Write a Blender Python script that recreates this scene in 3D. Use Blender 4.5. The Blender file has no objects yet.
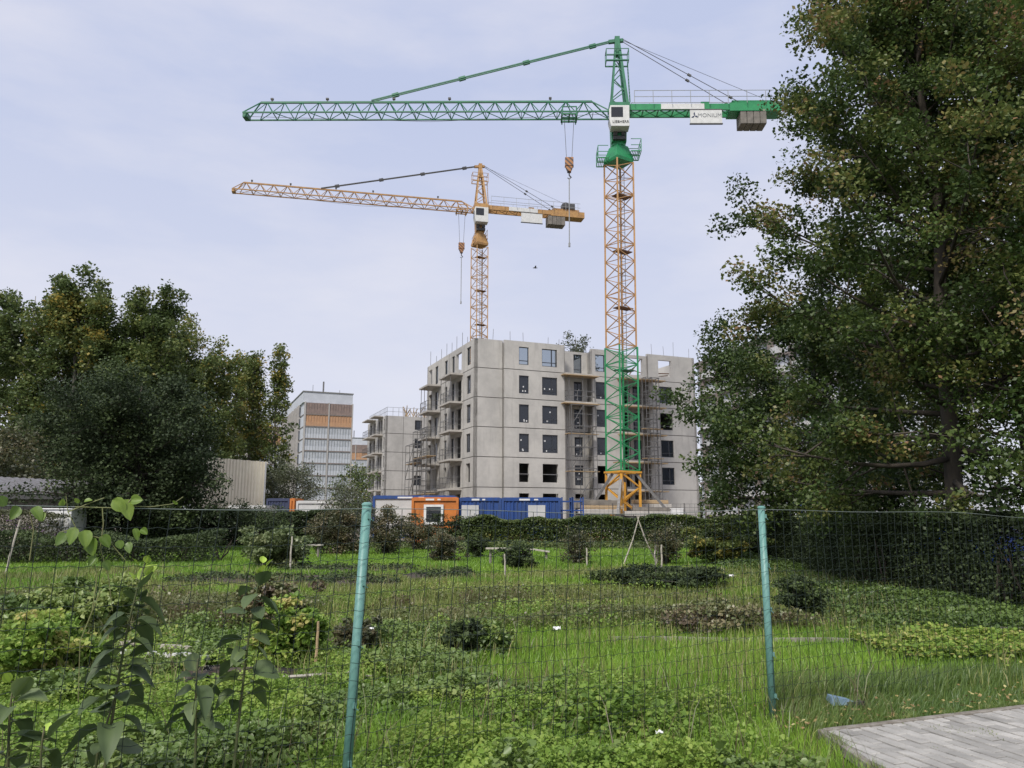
import bpy, bmesh, math, random
import numpy as np
from mathutils import Vector, Matrix

C = bpy.context.scene.collection
R = math.radians
rnd = random.Random(7)
NP = np.random.default_rng(11)

# ------------------------------------------------------------------ camera, sky, sun, exposure
CAM_H, PITCH, FPX = 1.6, R(9.7), 773.0
cam_d = bpy.data.cameras.new('camera'); cam = bpy.data.objects.new('camera', cam_d); C.objects.link(cam)
cam.location = (0, 0, CAM_H); cam.rotation_euler = (R(90) + PITCH, 0, 0)
cam_d.sensor_width = 36; cam_d.lens = 36 * FPX / 1024; cam_d.clip_end = 3000; cam_d.clip_start = .05
bpy.context.scene.camera = cam

SUN_EL, SUN_AZ = R(48), R(-156)        # direction the light comes from, azimuth clockwise from +Y
w = bpy.data.worlds.new('World'); bpy.context.scene.world = w; w.use_nodes = True
nt = w.node_tree; nt.nodes.clear()
def N(t, **k):
    n = nt.nodes.new(t)
    for a, b in k.items(): setattr(n, a, b)
    return n
out = N('ShaderNodeOutputWorld'); bg = N('ShaderNodeBackground'); bg.inputs[1].default_value = .0455
sky = N('ShaderNodeTexSky', sky_type='NISHITA', sun_disc=False, sun_elevation=SUN_EL, sun_rotation=SUN_AZ, dust_density=2.0)
tc = N('ShaderNodeTexCoord'); mp = N('ShaderNodeMapping'); mp.inputs['Scale'].default_value = (1.4, 1.4, 4.5)
nz = N('ShaderNodeTexNoise'); nz.inputs['Scale'].default_value = 2.1; nz.inputs['Detail'].default_value = 7; nz.inputs['Roughness'].default_value = .55
cr = N('ShaderNodeValToRGB'); cr.color_ramp.elements[0].position = .38; cr.color_ramp.elements[0].color = (4.9, 5.45, 7.35, 1)
cr.color_ramp.elements[1].position = .68; cr.color_ramp.elements[1].color = (6.5, 6.65, 7.8, 1)
sp = N('ShaderNodeSeparateXYZ'); hz = N('ShaderNodeMapRange'); hz.inputs[1].default_value = 0; hz.inputs[2].default_value = .5; hz.inputs[3].default_value = .85; hz.inputs[4].default_value = 0
mx = N('ShaderNodeMixRGB'); mx.inputs[2].default_value = (7.3, 7.35, 8.1, 1)
mx2 = N('ShaderNodeMixRGB'); mx2.inputs[0].default_value = .94
L = nt.links.new
L(tc.outputs['Generated'], mp.inputs[0]); L(mp.outputs[0], nz.inputs[0]); L(nz.outputs[0], cr.inputs[0])
L(tc.outputs['Generated'], sp.inputs[0]); L(sp.outputs[2], hz.inputs[0]); L(hz.outputs[0], mx.inputs[0]); L(cr.outputs[0], mx.inputs[1])
L(sky.outputs[0], mx2.inputs[1]); L(mx.outputs[0], mx2.inputs[2]); L(mx2.outputs[0], bg.inputs[0]); L(bg.outputs[0], out.inputs[0])

sd = bpy.data.lights.new('sun', 'SUN'); sd.energy = 1.5; sd.angle = R(14); sd.color = (1, .95, .87)
so = bpy.data.objects.new('sun', sd); C.objects.link(so)
sv = Vector((math.sin(SUN_AZ) * math.cos(SUN_EL), math.cos(SUN_AZ) * math.cos(SUN_EL), math.sin(SUN_EL)))
so.rotation_euler = sv.to_track_quat('Z', 'Y').to_euler(); so.location = (0, -20, 30)
vs = bpy.context.scene.view_settings
vs.view_transform = 'Standard'; vs.look = 'None'; vs.exposure = 1.32; vs.gamma = 1; vs.use_curve_mapping = False
cy = bpy.context.scene.cycles
cy.max_bounces = 6; cy.diffuse_bounces = 3; cy.glossy_bounces = 2; cy.transmission_bounces = 4; cy.transparent_max_bounces = 8
cy.use_denoising = True

# ------------------------------------------------------------------ helpers
def at(px, py, Y):
    x = (px - 512) / FPX; y = (384 - py) / FPX
    r = Vector((x, math.cos(PITCH) - y * math.sin(PITCH), math.sin(PITCH) + y * math.cos(PITCH)))
    return Vector((0, 0, CAM_H)) + r * (Y / r.y)
def G(px, py):
    x = (px - 512) / FPX; y = (384 - py) / FPX
    r = Vector((x, math.cos(PITCH) - y * math.sin(PITCH), math.sin(PITCH) + y * math.cos(PITCH)))
    p = r * (-CAM_H / r.z); return (p.x, p.y)

def tag(o, label=None, cat=None, group=None, kind=None):
    if label: o['label'] = label
    if cat: o['category'] = cat
    if group: o['group'] = group
    if kind: o['kind'] = kind
    return o
def empty(name, loc=(0, 0, 0), rz=0, label=None, cat=None, group=None):
    o = bpy.data.objects.new(name, None); C.objects.link(o); o.location = loc; o.rotation_euler = (0, 0, rz)
    o.empty_display_size = .3
    return tag(o, label, cat, group)
def copy_tree(o, parent=None):
    c = o.copy(); C.objects.link(c); c.parent = parent
    for ch in list(o.children): copy_tree(ch, c)
    return c

class MB:
    def __init__(s): s.v = []; s.f = []; s.uv = None
    def add(s, vs_, fs_):
        b = len(s.v); s.v += [tuple(v) for v in vs_]; s.f += [tuple(i + b for i in f) for f in fs_]
    def box(s, c, d, rz=0, rx=0):
        hx, hy, hz_ = d[0] / 2, d[1] / 2, d[2] / 2
        M = Matrix.Translation(c) @ Matrix.Rotation(rz, 4, 'Z') @ Matrix.Rotation(rx, 4, 'X')
        vs_ = [M @ Vector((x, y, z)) for z in (-hz_, hz_) for y in (-hy, hy) for x in (-hx, hx)]
        s.add(vs_, [(0, 2, 3, 1), (4, 5, 7, 6), (0, 1, 5, 4), (2, 6, 7, 3), (0, 4, 6, 2), (1, 3, 7, 5)])
        return s
    def bb(s, x0, x1, y0, y1, z0, z1):
        return s.box(((x0 + x1) / 2, (y0 + y1) / 2, (z0 + z1) / 2), (abs(x1 - x0), abs(y1 - y0), abs(z1 - z0)))
    def bar(s, a, b, wd, h=None):
        h = h or wd; a = Vector(a); b = Vector(b); d = b - a
        if d.length < 1e-6: return s
        z = d.normalized(); up = Vector((0, 0, 1)) if abs(z.z) < .95 else Vector((0, 1, 0))
        x = z.cross(up).normalized(); y = x.cross(z)
        vs_ = [p + x * sx * wd / 2 + y * sy * h / 2 for p in (a, b) for sx, sy in ((-1, -1), (1, -1), (1, 1), (-1, 1))]
        s.add(vs_, [(0, 1, 2, 3)[::-1], (4, 5, 6, 7), (0, 1, 5, 4), (1, 2, 6, 5), (2, 3, 7, 6), (3, 0, 4, 7)])
        return s
    def tube(s, pts, rad, n=6, cap=True):
        pts = [Vector(p) for p in pts]
        if not hasattr(rad, '__len__'): rad = [rad] * len(pts)
        b = len(s.v)
        for i, p in enumerate(pts):
            d = (pts[min(i + 1, len(pts) - 1)] - pts[max(i - 1, 0)]).normalized()
            up = Vector((0, 0, 1)) if abs(d.z) < .9 else Vector((1, 0, 0))
            x = d.cross(up).normalized(); y = x.cross(d)
            for k in range(n):
                a = 2 * math.pi * k / n
                s.v.append(tuple(p + (x * math.cos(a) + y * math.sin(a)) * rad[i]))
        for i in range(len(pts) - 1):
            for k in range(n):
                s.f.append((b + i * n + k, b + i * n + (k + 1) % n, b + (i + 1) * n + (k + 1) % n, b + (i + 1) * n + k))
        if cap:
            s.f.append(tuple(b + k for k in range(n))[::-1]); s.f.append(tuple(b + (len(pts) - 1) * n + k for k in range(n)))
        return s
    def prism(s, poly, z0, z1):
        n = len(poly); s.add([(x, y, z0) for x, y in poly] + [(x, y, z1) for x, y in poly],
              [tuple(range(n))[::-1], tuple(range(n, 2 * n))] + [(i, (i + 1) % n, n + (i + 1) % n, n + i) for i in range(n)])
        return s
    def build(s, name, mat, parent=None, smooth=False, bevel=0):
        me = bpy.data.meshes.new(name); me.from_pydata(s.v, [], s.f); me.update()
        if smooth: me.polygons.foreach_set('use_smooth', [True] * len(me.polygons))
        me.materials.append(mat)
        o = bpy.data.objects.new(name, me); C.objects.link(o); o.parent = parent
        if bevel:
            m = o.modifiers.new('bevel', 'BEVEL'); m.width = bevel; m.segments = 2; m.limit_method = 'ANGLE'
        return o

# ------------------------------------------------------------------ materials
def mat(name, col, rough=.7, col2=None, scale=3, bump=0, bscale=30, metal=0, spec=.5, stretch=(1, 1, 1), c0=.35, c1=.65, coat=0, detail=5):
    m = bpy.data.materials.new(name); m.use_nodes = True; n = m.node_tree.nodes; l = m.node_tree.links.new
    p = n['Principled BSDF']; p.inputs['Base Color'].default_value = (*col, 1); p.inputs['Roughness'].default_value = rough
    p.inputs['Metallic'].default_value = metal; p.inputs['Specular IOR Level'].default_value = spec
    t = n.new('ShaderNodeTexCoord'); mpn = n.new('ShaderNodeMapping'); mpn.inputs['Scale'].default_value = stretch; l(t.outputs['Object'], mpn.inputs[0])
    if col2:
        a = n.new('ShaderNodeTexNoise'); a.inputs['Scale'].default_value = scale; a.inputs['Detail'].default_value = detail; a.inputs['Roughness'].default_value = .6
        r = n.new('ShaderNodeValToRGB'); r.color_ramp.elements[0].position = c0; r.color_ramp.elements[1].position = c1
        r.color_ramp.elements[0].color = (*col, 1); r.color_ramp.elements[1].color = (*col2, 1)
        l(mpn.outputs[0], a.inputs[0]); l(a.outputs[0], r.inputs[0]); l(r.outputs[0], p.inputs['Base Color'])
    if bump:
        b = n.new('ShaderNodeTexNoise'); b.inputs['Scale'].default_value = bscale; b.inputs['Detail'].default_value = 6
        bn = n.new('ShaderNodeBump'); bn.inputs['Strength'].default_value = bump; bn.inputs['Distance'].default_value = .02
        l(mpn.outputs[0], b.inputs[0]); l(b.outputs[0], bn.inputs['Height']); l(bn.outputs[0], p.inputs['Normal'])
    return m

def leafmat(name, stops, trans=.35, rough=.42, spec=.5, gain=1.3):
    stops = [(q, tuple(min(.6, c * gain) for c in col)) for q, col in stops]
    m = bpy.data.materials.new(name); m.use_nodes = True; n = m.node_tree.nodes; l = m.node_tree.links.new
    p = n['Principled BSDF']; p.inputs['Roughness'].default_value = rough; p.inputs['Specular IOR Level'].default_value = spec
    a = n.new('ShaderNodeAttribute'); a.attribute_name = 'tint'
    r = n.new('ShaderNodeValToRGB'); e = r.color_ramp.elements
    while len(e) < len(stops): e.new(.5)
    for i, (q, c) in enumerate(stops): e[i].position = q; e[i].color = (*c, 1)
    l(a.outputs['Fac'], r.inputs[0]); l(r.outputs[0], p.inputs['Base Color'])
    tr = n.new('ShaderNodeBsdfTranslucent'); l(r.outputs[0], tr.inputs[0]); ms = n.new('ShaderNodeMixShader'); ms.inputs[0].default_value = trans
    l(p.outputs[0], ms.inputs[1]); l(tr.outputs[0], ms.inputs[2]); l(ms.outputs[0], n['Material Output'].inputs[0])
    return m

def concrete(name, c1, c2, c3):
    m = bpy.data.materials.new(name); m.use_nodes = True; n = m.node_tree.nodes; l = m.node_tree.links.new
    p = n['Principled BSDF']; p.inputs['Roughness'].default_value = .9; p.inputs['Specular IOR Level'].default_value = .2
    t = n.new('ShaderNodeTexCoord')
    a = n.new('ShaderNodeTexNoise'); a.inputs['Scale'].default_value = .35; a.inputs['Detail'].default_value = 9; a.inputs['Roughness'].default_value = .68
    r = n.new('ShaderNodeValToRGB'); r.color_ramp.elements[0].position = .40; r.color_ramp.elements[1].position = .60
    r.color_ramp.elements[0].color = (*c1, 1); r.color_ramp.elements[1].color = (*c2, 1)
    mpn = n.new('ShaderNodeMapping'); mpn.inputs['Scale'].default_value = (2.2, 2.2, .3)
    s = n.new('ShaderNodeTexNoise'); s.inputs['Scale'].default_value = 1.0; s.inputs['Detail'].default_value = 6
    sr = n.new('ShaderNodeValToRGB'); sr.color_ramp.elements[0].position = .56; sr.color_ramp.elements[1].position = .75
    sr.color_ramp.elements[0].color = (0, 0, 0, 1); sr.color_ramp.elements[1].color = (.6, .6, .6, 1)
    mxx = n.new('ShaderNodeMixRGB'); mxx.inputs[2].default_value = (*c3, 1)
    l(t.outputs['Object'], a.inputs[0]); l(a.outputs[0], r.inputs[0]); l(t.outputs['Object'], mpn.inputs[0]); l(mpn.outputs[0], s.inputs[0]); l(s.outputs[0], sr.inputs[0])
    l(sr.outputs[0], mxx.inputs[0]); l(r.outputs[0], mxx.inputs[1]); l(mxx.outputs[0], p.inputs['Base Color'])
    b = n.new('ShaderNodeTexNoise'); b.inputs['Scale'].default_value = 8; b.inputs['Detail'].default_value = 8
    bn = n.new('ShaderNodeBump'); bn.inputs['Strength'].default_value = .3; bn.inputs['Distance'].default_value = .02
    l(t.outputs['Object'], b.inputs[0]); l(b.outputs[0], bn.inputs['Height']); l(bn.outputs[0], p.inputs['Normal'])
    return m

def glassmat(name, col, clear=.55, rough=.03):
    m = bpy.data.materials.new(name); m.use_nodes = True; n = m.node_tree.nodes; l = m.node_tree.links.new
    p = n['Principled BSDF']; p.inputs['Base Color'].default_value = (*col, 1); p.inputs['Roughness'].default_value = rough
    tr = n.new('ShaderNodeBsdfTransparent'); tr.inputs[0].default_value = (.8, .84, .86, 1); ms = n.new('ShaderNodeMixShader'); ms.inputs[0].default_value = clear
    l(p.outputs[0], ms.inputs[1]); l(tr.outputs[0], ms.inputs[2]); l(ms.outputs[0], n['Material Output'].inputs[0]); return m

M = {}
M['concrete'] = concrete('concrete', (.40, .385, .36), (.50, .48, .445), (.33, .315, .295))
M['concrete_far'] = concrete('concrete_far', (.36, .35, .33), (.46, .445, .42), (.30, .29, .275))
M['slab'] = mat('slab', (.36, .34, .31), .9, (.46, .43, .39), 2, .3, 12)
M['joint'] = mat('joint', (.09, .085, .08), .95, (.14, .13, .12), 4)
M['inner'] = mat('inner', (.30, .29, .28), .9, (.36, .35, .33), 1)
M['frame'] = mat('frame', (.028, .031, .038), .45, (.04, .043, .05), 6)
M['glass'] = glassmat('glass', (.02, .03, .05), .8)
M['glass_dark'] = glassmat('glass_dark', (.03, .035, .045), .12)
M['white'] = mat('white', (.74, .74, .73), .6, (.62, .62, .61), 5, .1)
M['wood'] = mat('wood', (.42, .31, .18), .8, (.33, .23, .13), 4, .3, 20, stretch=(1, 1, 6))
M['greywood'] = mat('greywood', (.33, .30, .26), .9, (.20, .18, .16), 7, .4, 30, stretch=(1, 1, .3))
M['palewood'] = mat('palewood', (.50, .46, .40), .85, (.36, .33, .28), 8, .3, 30)
M['steel'] = mat('steel', (.20, .20, .20), .5, (.14, .13, .12), 6, metal=.4)
M['darksteel'] = mat('darksteel', (.055, .058, .062), .6, (.09, .085, .08), 4, metal=.2)
M['rust'] = mat('rust', (.22, .12, .07), .8, (.15, .09, .06), 6)
M['cr_green'] = mat('cr_green', (.02, .25, .085), .45, (.016, .19, .07), 2.5, bump=.1)
M['cr_dkgreen'] = mat('cr_dkgreen', (.018, .165, .075), .5, (.012, .12, .06), 2)
M['cr_orange'] = mat('cr_orange', (.46, .255, .095), .55, (.35, .19, .075), 2)
M['cr_yellow'] = mat('cr_yellow', (.62, .31, .035), .5, (.50, .24, .03), 2)
M['cr_or2'] = mat('cr_or2', (.44, .25, .085), .55, (.30, .165, .065), 2)
M['cr_cw'] = mat('cr_cw', (.20, .18, .155), .9, (.13, .12, .105), 2, .4, 6)
M['cab'] = mat('cab', (.62, .62, .60), .5, (.52, .52, .50), 3)
M['rope'] = mat('rope', (.10, .10, .10), .5, (.14, .14, .13), 5)
M['ltsteel'] = mat('ltsteel', (.30, .31, .32), .5, (.24, .25, .25), 5)
M['blue'] = mat('blue', (.015, .065, .27), .5, (.03, .06, .16), 1.2, .15, 3, stretch=(3, 3, .7))
M['orange'] = mat('orange', (.60, .19, .03), .55, (.40, .13, .03), 1.2, .1, 3)
M['cream'] = mat('cream', (.80, .74, .58), .6, (.74, .67, .52), 1.2)
M['offwhite'] = mat('offwhite', (.55, .55, .54), .6, (.46, .46, .45), 1.2)
M['navy'] = mat('navy', (.03, .04, .09), .6, (.04, .05, .10), 2)
M['panelwhite'] = mat('panelwhite', (.50, .52, .56), .6, (.43, .45, .49), .6)
M['brown'] = mat('brown', (.25, .185, .16), .7, (.19, .145, .13), 1.5)
M['facadeorange'] = mat('facadeorange', (.46, .27, .15), .7, (.38, .22, .13), 1)
M['roofgrey'] = mat('roofgrey', (.15, .15, .15), .9, (.22, .22, .21), 3)
M['asphalt'] = mat('asphalt', (.05, .05, .05), .9, (.07, .07, .068), 3, .3, 60)
M['dirt'] = mat('dirt', (.22, .18, .14), .95, (.14, .115, .09), .3, .4, 3, detail=8)
M['soil'] = mat('soil', (.035, .028, .022), .95, (.075, .058, .042), 3, .8, 12, detail=8)
M['rubble'] = mat('rubble', (.38, .20, .13), .9, (.26, .18, .14), 3, .5, 8)
M['corr'] = mat('corr', (.20, .20, .21), .7, (.13, .12, .12), 2.5, stretch=(1, 3, 1))
M['bark'] = mat('bark', (.085, .07, .055), .95, (.045, .038, .032), 8, .8, 18, stretch=(1, 1, .3))
M['bark_light'] = mat('bark_light', (.26, .25, .21), .9, (.12, .11, .09), 3, .5, 12, stretch=(1, 1, .6))
M['stem'] = mat('stem', (.07, .10, .03), .7, (.10, .09, .045), 6)
M['vine'] = mat('vine', (.20, .22, .08), .7, (.14, .13, .06), 9)
M['post'] = mat('post', (.115, .265, .235), .45, (.16, .32, .29), 5, .06, 40)
M['wire'] = mat('wire', (.006, .014, .011), .6, (.01, .02, .016), 9)
M['topwire'] = mat('topwire', (.20, .23, .22), .45, (.14, .17, .15), 9)
M['bluegrey'] = mat('bluegrey', (.17, .25, .33), .5, (.12, .19, .26), 6, .2, 20)
M['carblue'] = mat('carblue', (.01, .09, .55), .25, (.012, .08, .48), 1)
M['carsilver'] = mat('carsilver', (.45, .47, .50), .3, (.42, .44, .47), 1, metal=.4)
M['carwhite'] = mat('carwhite', (.72, .72, .72), .3, (.68, .68, .68), 1)
M['tyre'] = mat('tyre', (.02, .02, .02), .9, (.03, .03, .03), 9)
M['carglass'] = mat('carglass', (.02, .025, .03), .08, (.03, .03, .035), 1)
M['redlight'] = mat('redlight', (.35, .01, .01), .3, (.3, .01, .01), 3)

# leaf families: dark green -> yellow-brown
M['lf_big'] = leafmat('leaf_poplar', gain=1.7, spec=.35, stops=[(0, (.027, .045, .015)), (.45, (.053, .081, .022)), (.78, (.098, .112, .032)), (.93, (.16, .13, .045)), (1, (.18, .11, .06))])
M['lf_maple'] = leafmat('leaf_maple', [(0, (.04, .075, .018)), (.5, (.075, .12, .028)), (.85, (.14, .15, .04)), (1, (.23, .17, .08))])
M['lf_dark'] = leafmat('leaf_dark', [(0, (.024, .036, .018)), (.6, (.043, .060, .026)), (1, (.075, .105, .034))], .25, spec=.22, rough=.6, gain=1.45)
M['lf_mid'] = leafmat('leaf_mid', gain=1.85, spec=.3, stops=[(0, (.038, .056, .020)), (.5, (.066, .09, .028)), (.85, (.11, .12, .035)), (1, (.24, .18, .04))])
M['lf_olive'] = leafmat('leaf_olive', [(0, (.05, .06, .028)), (.6, (.09, .095, .045)), (1, (.15, .12, .065))])
M['lf_grey'] = leafmat('leaf_grey', [(0, (.07, .085, .05)), (1, (.14, .15, .09))])
M['lf_purple'] = leafmat('flower_purple', [(0, (.16, .07, .20)), (1, (.30, .18, .34))], .4)
M['lf_weed'] = leafmat('leaf_weed', gain=1.95, trans=.4, spec=.25, stops=[(0, (.055, .098, .020)), (.5, (.118, .182, .033)), (.85, (.19, .23, .055)), (1, (.27, .23, .09))])
M['lf_pale'] = leafmat('leaf_pale', [(0, (.07, .10, .035)), (.6, (.12, .155, .06)), (1, (.18, .20, .09))], .3)
M['lf_nettle'] = leafmat('leaf_nettle', [(0, (.045, .075, .020)), (.6, (.09, .135, .032)), (1, (.16, .19, .055))], .3, gain=1.75)
M['lf_brown'] = leafmat('leaf_brown', [(0, (.06, .042, .03)), (.3, (.11, .085, .048)), (.55, (.10, .13, .04)), (1, (.20, .17, .09))], .3)
M['grass'] = leafmat('grass_blade', [(0, (.05, .105, .016)), (.5, (.115, .20, .024)), (.85, (.18, .26, .04)), (1, (.30, .29, .11))], .35, gain=1.95)
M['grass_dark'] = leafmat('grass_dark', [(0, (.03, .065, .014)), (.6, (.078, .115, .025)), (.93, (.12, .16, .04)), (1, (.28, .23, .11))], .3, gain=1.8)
M['grass_dry'] = leafmat('grass_dry', [(0, (.075, .105, .025)), (.6, (.14, .17, .045)), (1, (.26, .23, .11))], .3, gain=1.75)
M['lf_arti'] = leafmat('leaf_artichoke', [(0, (.04, .062, .026)), (.6, (.068, .098, .036)), (.8, (.12, .16, .045)), (1, (.27, .38, .05))], .25, .6, gain=1.55)
M['lf_vine'] = leafmat('leaf_vine', [(0, (.07, .12, .025)), (.6, (.12, .19, .032)), (1, (.20, .28, .05))], .4)

# ------------------------------------------------------------------ leaf scattering with numpy
T_LEAF = (np.array([(0, 0, 0), (.38, .5, .06), (0, 1, 0), (-.38, .5, .06)]), [(0, 1, 2, 3)])
T_BROAD = (np.array([(0, 0, 0), (.34, .25, .07), (.30, .62, .05), (0, 1, -.12), (-.30, .62, .05), (-.34, .25, .07)]), [(0, 1, 2, 3), (0, 3, 4, 5)])
T_BLADE = (np.array([(-.5, 0, 0), (.5, 0, 0), (.33, .55, 0), (-.33, .55, 0), (0, 1, 0)]), [(0, 1, 2, 3), (3, 2, 4)])

def np_mesh(name, V, F4, F3, tint, material, parent=None):
    me = bpy.data.meshes.new(name)
    nv = len(V); me.vertices.add(nv); me.vertices.foreach_set('co', V.astype(np.float32).ravel())
    loops = []; starts = []; tot = []; off = 0
    if F4 is not None and len(F4): loops.append(F4.ravel()); starts.append(np.arange(len(F4)) * 4 + off); off += len(F4) * 4
    if F3 is not None and len(F3): loops.append(F3.ravel()); starts.append(np.arange(len(F3)) * 3 + off); off += len(F3) * 3
    lp = np.concatenate(loops).astype(np.int32); st = np.concatenate(starts).astype(np.int32)
    me.loops.add(len(lp)); me.loops.foreach_set('vertex_index', lp)
    me.polygons.add(len(st)); me.polygons.foreach_set('loop_start', st)
    me.update(calc_edges=True)
    a = me.attributes.new('tint', 'FLOAT', 'POINT'); a.data.foreach_set('value', tint.astype(np.float32))
    me.materials.append(material)
    o = bpy.data.objects.new(name, me); C.objects.link(o); o.parent = parent
    return o

def scatter(name, P, size, material, parent=None, tmpl=T_LEAF, up=.3, tint=None, width=1.0, bright=None):
    n = len(P)
    nr = NP.normal(size=(n, 3)); nr[:, 2] = np.abs(nr[:, 2]) + up; nr /= np.linalg.norm(nr, axis=1)[:, None]
    t = NP.normal(size=(n, 3)); t -= (t * nr).sum(1)[:, None] * nr; t /= np.linalg.norm(t, axis=1)[:, None]
    b = np.cross(nr, t)
    sz = (size * NP.uniform(.65, 1.3, n)) if not hasattr(size, '__len__') else size
    tv, tf = tmpl; k = len(tv)
    V = P[:, None, :] + sz[:, None, None] * (tv[None, :, 0:1] * b[:, None, :] * width + tv[None, :, 1:2] * t[:, None, :] + tv[None, :, 2:3] * nr[:, None, :])
    base = (np.arange(n) * k)[:, None]
    F4 = np.concatenate([base + np.array(f)[None] for f in tf if len(f) == 4]) if any(len(f) == 4 for f in tf) else None
    F3 = None
    if tint is None: tint = NP.uniform(0, 1, n)
    return np_mesh(name, V.reshape(-1, 3), F4, F3, np.repeat(np.clip(tint, 0, 1), k), material, parent)

def blades(name, P, h, wd, material, lean=.35, tint=None, parent=None, wind=(0, 0)):
    n = len(P); a = NP.uniform(0, 2 * np.pi, n); la = NP.uniform(0, 2 * np.pi, n)
    l = NP.uniform(.1, 1, n) * lean * h
    dx = np.cos(la) * l + wind[0] * h; dy = np.sin(la) * l + wind[1] * h
    sx = np.cos(a) * wd; sy = np.sin(a) * wd; z0 = np.zeros(n)
    pts = [(-.5, 0, 0), (.5, 0, 0), (.36, .6, .4), (-.36, .6, .4), (0, 1, 1)]
    V = np.zeros((n, 5, 3))
    for i, (u, q, ln) in enumerate(pts):
        V[:, i, 0] = P[:, 0] + sx * u + dx * ln; V[:, i, 1] = P[:, 1] + sy * u + dy * ln
        V[:, i, 2] = P[:, 2] + h * q * (1 - .12 * ln)
    base = (np.arange(n) * 5)[:, None]
    if tint is None: tint = NP.uniform(0, 1, n)
    return np_mesh(name, V.reshape(-1, 3), base + np.array([0, 1, 2, 3])[None], base + np.array([3, 2, 4])[None], np.repeat(np.clip(tint, 0, 1), 5), material, parent)

_tabs = [np.random.default_rng(s).uniform(0, 1, (64, 64)) for s in range(12)]
def vnoise(x, y, sc, k=0):
    x = np.asarray(x) / sc + 100; y = np.asarray(y) / sc + 100; T = _tabs[k]
    xi = np.floor(x).astype(int); yi = np.floor(y).astype(int); fx = x - xi; fy = y - yi
    fx = fx * fx * (3 - 2 * fx); fy = fy * fy * (3 - 2 * fy)
    g = lambda a, b: T[a % 64, b % 64]
    return (g(xi, yi) * (1 - fx) + g(xi + 1, yi) * fx) * (1 - fy) + (g(xi, yi + 1) * (1 - fx) + g(xi + 1, yi + 1) * fx) * fy
def fnoise(x, y, sc, k=0): return .6 * vnoise(x, y, sc, k) + .28 * vnoise(x, y, sc * .45, (k + 1) % 12) + .12 * vnoise(x, y, sc * .2, (k + 2) % 12)

# ------------------------------------------------------------------ trees
def ball(rg, n):
    v = rg.normal(size=(n, 3)); v /= np.linalg.norm(v, axis=1)[:, None]; return v * (rg.uniform(0, 1, n) ** .45)[:, None]

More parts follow.
